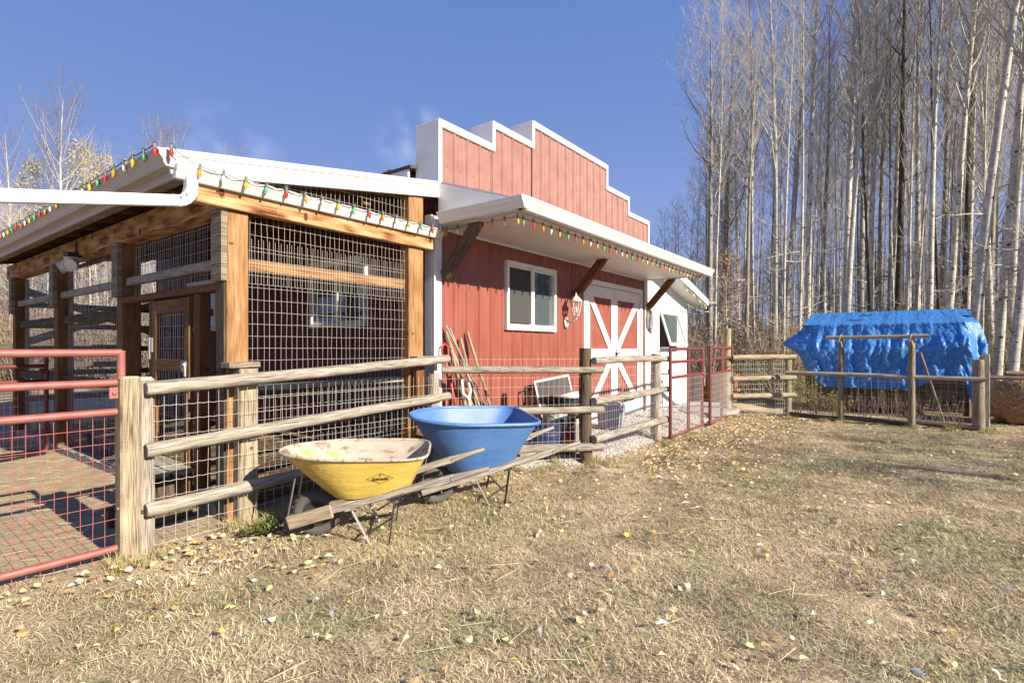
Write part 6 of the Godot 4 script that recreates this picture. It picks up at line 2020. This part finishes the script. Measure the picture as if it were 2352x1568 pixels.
	for v in 4:
		var m := mb(true); m.use_c = true
		m.col = Color.WHITE
		var n := 9
		var pts: Array[Vector3] = []
		for i in n:
			var a := TAU * i / n
			var r := 0.026 * (1.0 + 0.12 * cos(a * 3.0 + v)) * (1.15 if i == 0 else 1.0)
			var curl: float = [0.5, 0.9, 0.25, 1.3][v]
			pts.append(Vector3(cos(a) * r, 0.006 + curl * 0.012 * pow(sin(a), 2) + rf(-0.003, 0.003) + 0.004 * curl * cos(a), sin(a) * r * (0.95 if v < 3 else 0.7)))
		var c := Vector3(0, 0.004, 0)
		for i in n:
			var nn := (pts[(i + 1) % n] - c).cross(pts[i] - c).normalized()
			if nn.y < 0.0: nn = -nn
			m.tri(c, pts[i], pts[(i + 1) % n], nn, nn, nn, Vector2.ZERO, Vector2.ZERO, Vector2.ZERO)
		m.wire(pts[0], pts[0] + Vector3(0.022, 0.004, 0.004), 0.0008, 3)
		lm.append(m.mesh())
	var cols := [Color(0.62, 0.53, 0.34), Color(0.66, 0.55, 0.30), Color(0.55, 0.40, 0.2), Color(0.42, 0.27, 0.13), Color(0.68, 0.60, 0.44), Color(0.6, 0.42, 0.12), Color(0.5, 0.46, 0.42), Color(0.26, 0.15, 0.08)]
	var lx: Array = [[], [], [], []]
	var lc: Array = [[], [], [], []]
	var near: Array = []
	var made := 0
	var tries := 0
	while made < 4600 and tries < 60000:
		tries += 1
		var px := rf(-4.6, 9.0)
		var pz := rf(0.1, 7.0)
		if not on_lawn(px, pz - 0.03): continue
		# thick along the gates and rails, thin on the open grass
		var drift := 0.05 + 0.9 * sst(3.2, 1.5, pz) * sst(0.6, 2.0, px) + 0.35 * sst(0.9, 0.15, pz) * (1.0 if px < -0.1 else 0.0) + 0.5 * exp(-(pow(px + 2.6, 2) + pow(pz - 0.55, 2)) * 5.0)
		drift *= 0.6 + 0.8 * clampf(f2.get_noise_2d(px * 1.3, pz * 1.3) + 0.4, 0, 1)
		if rng.randf() > drift: continue
		made += 1
		var s := rf(0.45, 0.85)
		var bas := Basis(Vector3.UP, rf(0, TAU)) * Basis(Vector3.RIGHT, rf(-0.7, 0.7) if rng.randf() < 0.8 else rf(1.5, 4.0))
		var t := Transform3D(bas.scaled(Vector3.ONE * s), Vector3(px, gh(px, pz) + rf(0.02, 0.045), pz))
		var c: Color = cols[mini(int(pow(rng.randf(), 1.3) * 8.0), 7)] * rf(0.85, 1.1)
		var q := Vector3(px + 4.367, 0, pz - 4.291)
		var dep := q.x * 0.8003 - q.z * 0.5995
		var lat := q.x * 0.5995 + q.z * 0.8003
		if dep > 2.2 and dep < 4.4 and absf(lat) < dep * 0.95 and near.size() < 200: near.append([t, c])
		else:
			var v := rng.randi() % 4
			lx[v].append(t); lc[v].append(c)
	for v in 4: scatter("leaf_litter", lm[v], M.leaf, lx[v], lc[v], "pale fallen aspen leaves drifted over the lawn" if v == 0 else "", "fallen leaves" if v == 0 else "")
	var lmats: Array = []
	for c in cols:
		var m := mat(c.linear_to_srgb(), 0.7, 0.0, 0.2)
		m.backlight_enabled = true; m.backlight = Color(0.35, 0.35, 0.35)
		lmats.append(m)
	for q in near:
		var o := MeshInstance3D.new()
		o.name = numbered(self, "fallen_leaf")
		o.mesh = lm[rng.randi() % 4]
		o.material_override = lmats[mini(int(pow(rng.randf(), 1.4) * 8.0), 7)]
		o.transform = q[0]
		add_child(o, true)
		tag(o, "dry curled aspen leaf lying on the near lawn", "leaf", "fallen leaves near the camera")
	# straw stems and small white feathers
	var sm := mb(true); sm.use_c = true
	sm.col = Color(0.66, 0.54, 0.33)
	sm.wire(Vector3(-0.06, 0.012, 0), Vector3(0.06, 0.02, 0.008), 0.0013, 3)
	var sx: Array = []
	var fx: Array = []
	for i in 1000:
		var px := rf(-4.4, 7.4)
		var pz := rf(0.15, 6.5)
		if not on_lawn(px, pz): continue
		sx.append(Transform3D(Basis(Vector3.UP, rf(0, TAU)).scaled(Vector3.ONE * rf(0.6, 1.6)), Vector3(px, gh(px, pz) + rf(0.015, 0.04), pz)))
	scatter("loose_straw", sm.mesh(), M.straw, sx, [], "loose straw stems on the lawn", "straw")
	var fm := mb(true); fm.use_c = true
	fm.col = Color(0.72, 0.70, 0.72)
	for s in [-1.0, 1.0]:
		for i in 7:
			var t0 := i / 7.0
			var a := Vector3(-0.03 + 0.06 * t0, 0.004 + 0.012 * sin(t0 * 3.0), 0)
			var b := a + Vector3(0.014, 0.006, 0.013 * s * sin(PI * (0.15 + 0.8 * t0)))
			var c := a + Vector3(0.011, 0.0, 0)
			fm.tri(a, b, c, Vector3.UP, Vector3.UP, Vector3.UP, Vector2.ZERO, Vector2.ZERO, Vector2.ZERO)
	var fmesh := fm.mesh()
	var k2 := 0
	for i in 60:
		var px := rf(-4.2, 3.0)
		var pz := rf(0.4, 5.2)
		if not on_lawn(px, pz): continue
		var o := MeshInstance3D.new()
		o.name = numbered(self, "feather")
		o.mesh = fmesh; o.material_override = M.straw
		o.transform = Transform3D((Basis(Vector3.UP, rf(0, TAU)) * Basis(Vector3.RIGHT, rf(-0.5, 0.5))).scaled(Vector3.ONE * rf(0.7, 1.5)), Vector3(px, gh(px, pz) + rf(0.03, 0.05), pz))
		add_child(o, true)
		tag(o, "small white hen feather caught in the grass", "feather", "white feathers on the lawn")
	# pen floor straw
	sx = []
	for i in 2600:
		var px := rf(-6.0, -0.1)
		var pz := rf(-7.5, 0.1)
		sx.append(Transform3D(Basis(Vector3.UP, rf(0, TAU)).scaled(Vector3.ONE * rf(0.5, 1.3)), Vector3(px, gh(px, pz) + 0.006, pz)))
	scatter("loose_straw", sm.mesh(), M.straw, sx, [])
	# gravel stones near the doors
	var gm := mb(true); gm.use_c = true; gm.col = Color.WHITE
	gm.lathe([Vector2(0, -0.006), Vector2(0.011, -0.002), Vector2(0.012, 0.004), Vector2(0.006, 0.01), Vector2(0, 0.011)], Transform3D(), 6)
	var gx: Array = []
	var gc: Array = []
	for i in 7000:
		var px := rf(0.1, 7.6)
		var pz := rf(0.08, 1.35)
		if pz > 0.3 + px * 1.0: continue
		gx.append(Transform3D(Basis(Vector3.UP, rf(0, TAU)).scaled(Vector3(rf(0.6, 1.8), rf(0.6, 1.3), rf(0.6, 1.5))), Vector3(px, gh(px, pz) + 0.005, pz)))
		var k := rf(0.3, 0.62)
		gc.append(Color(k, k * 0.95, k * 0.92))
	scatter("gravel", gm.mesh(), M.straw, gx, gc, "pale crushed stone in front of the barn doors", "gravel")
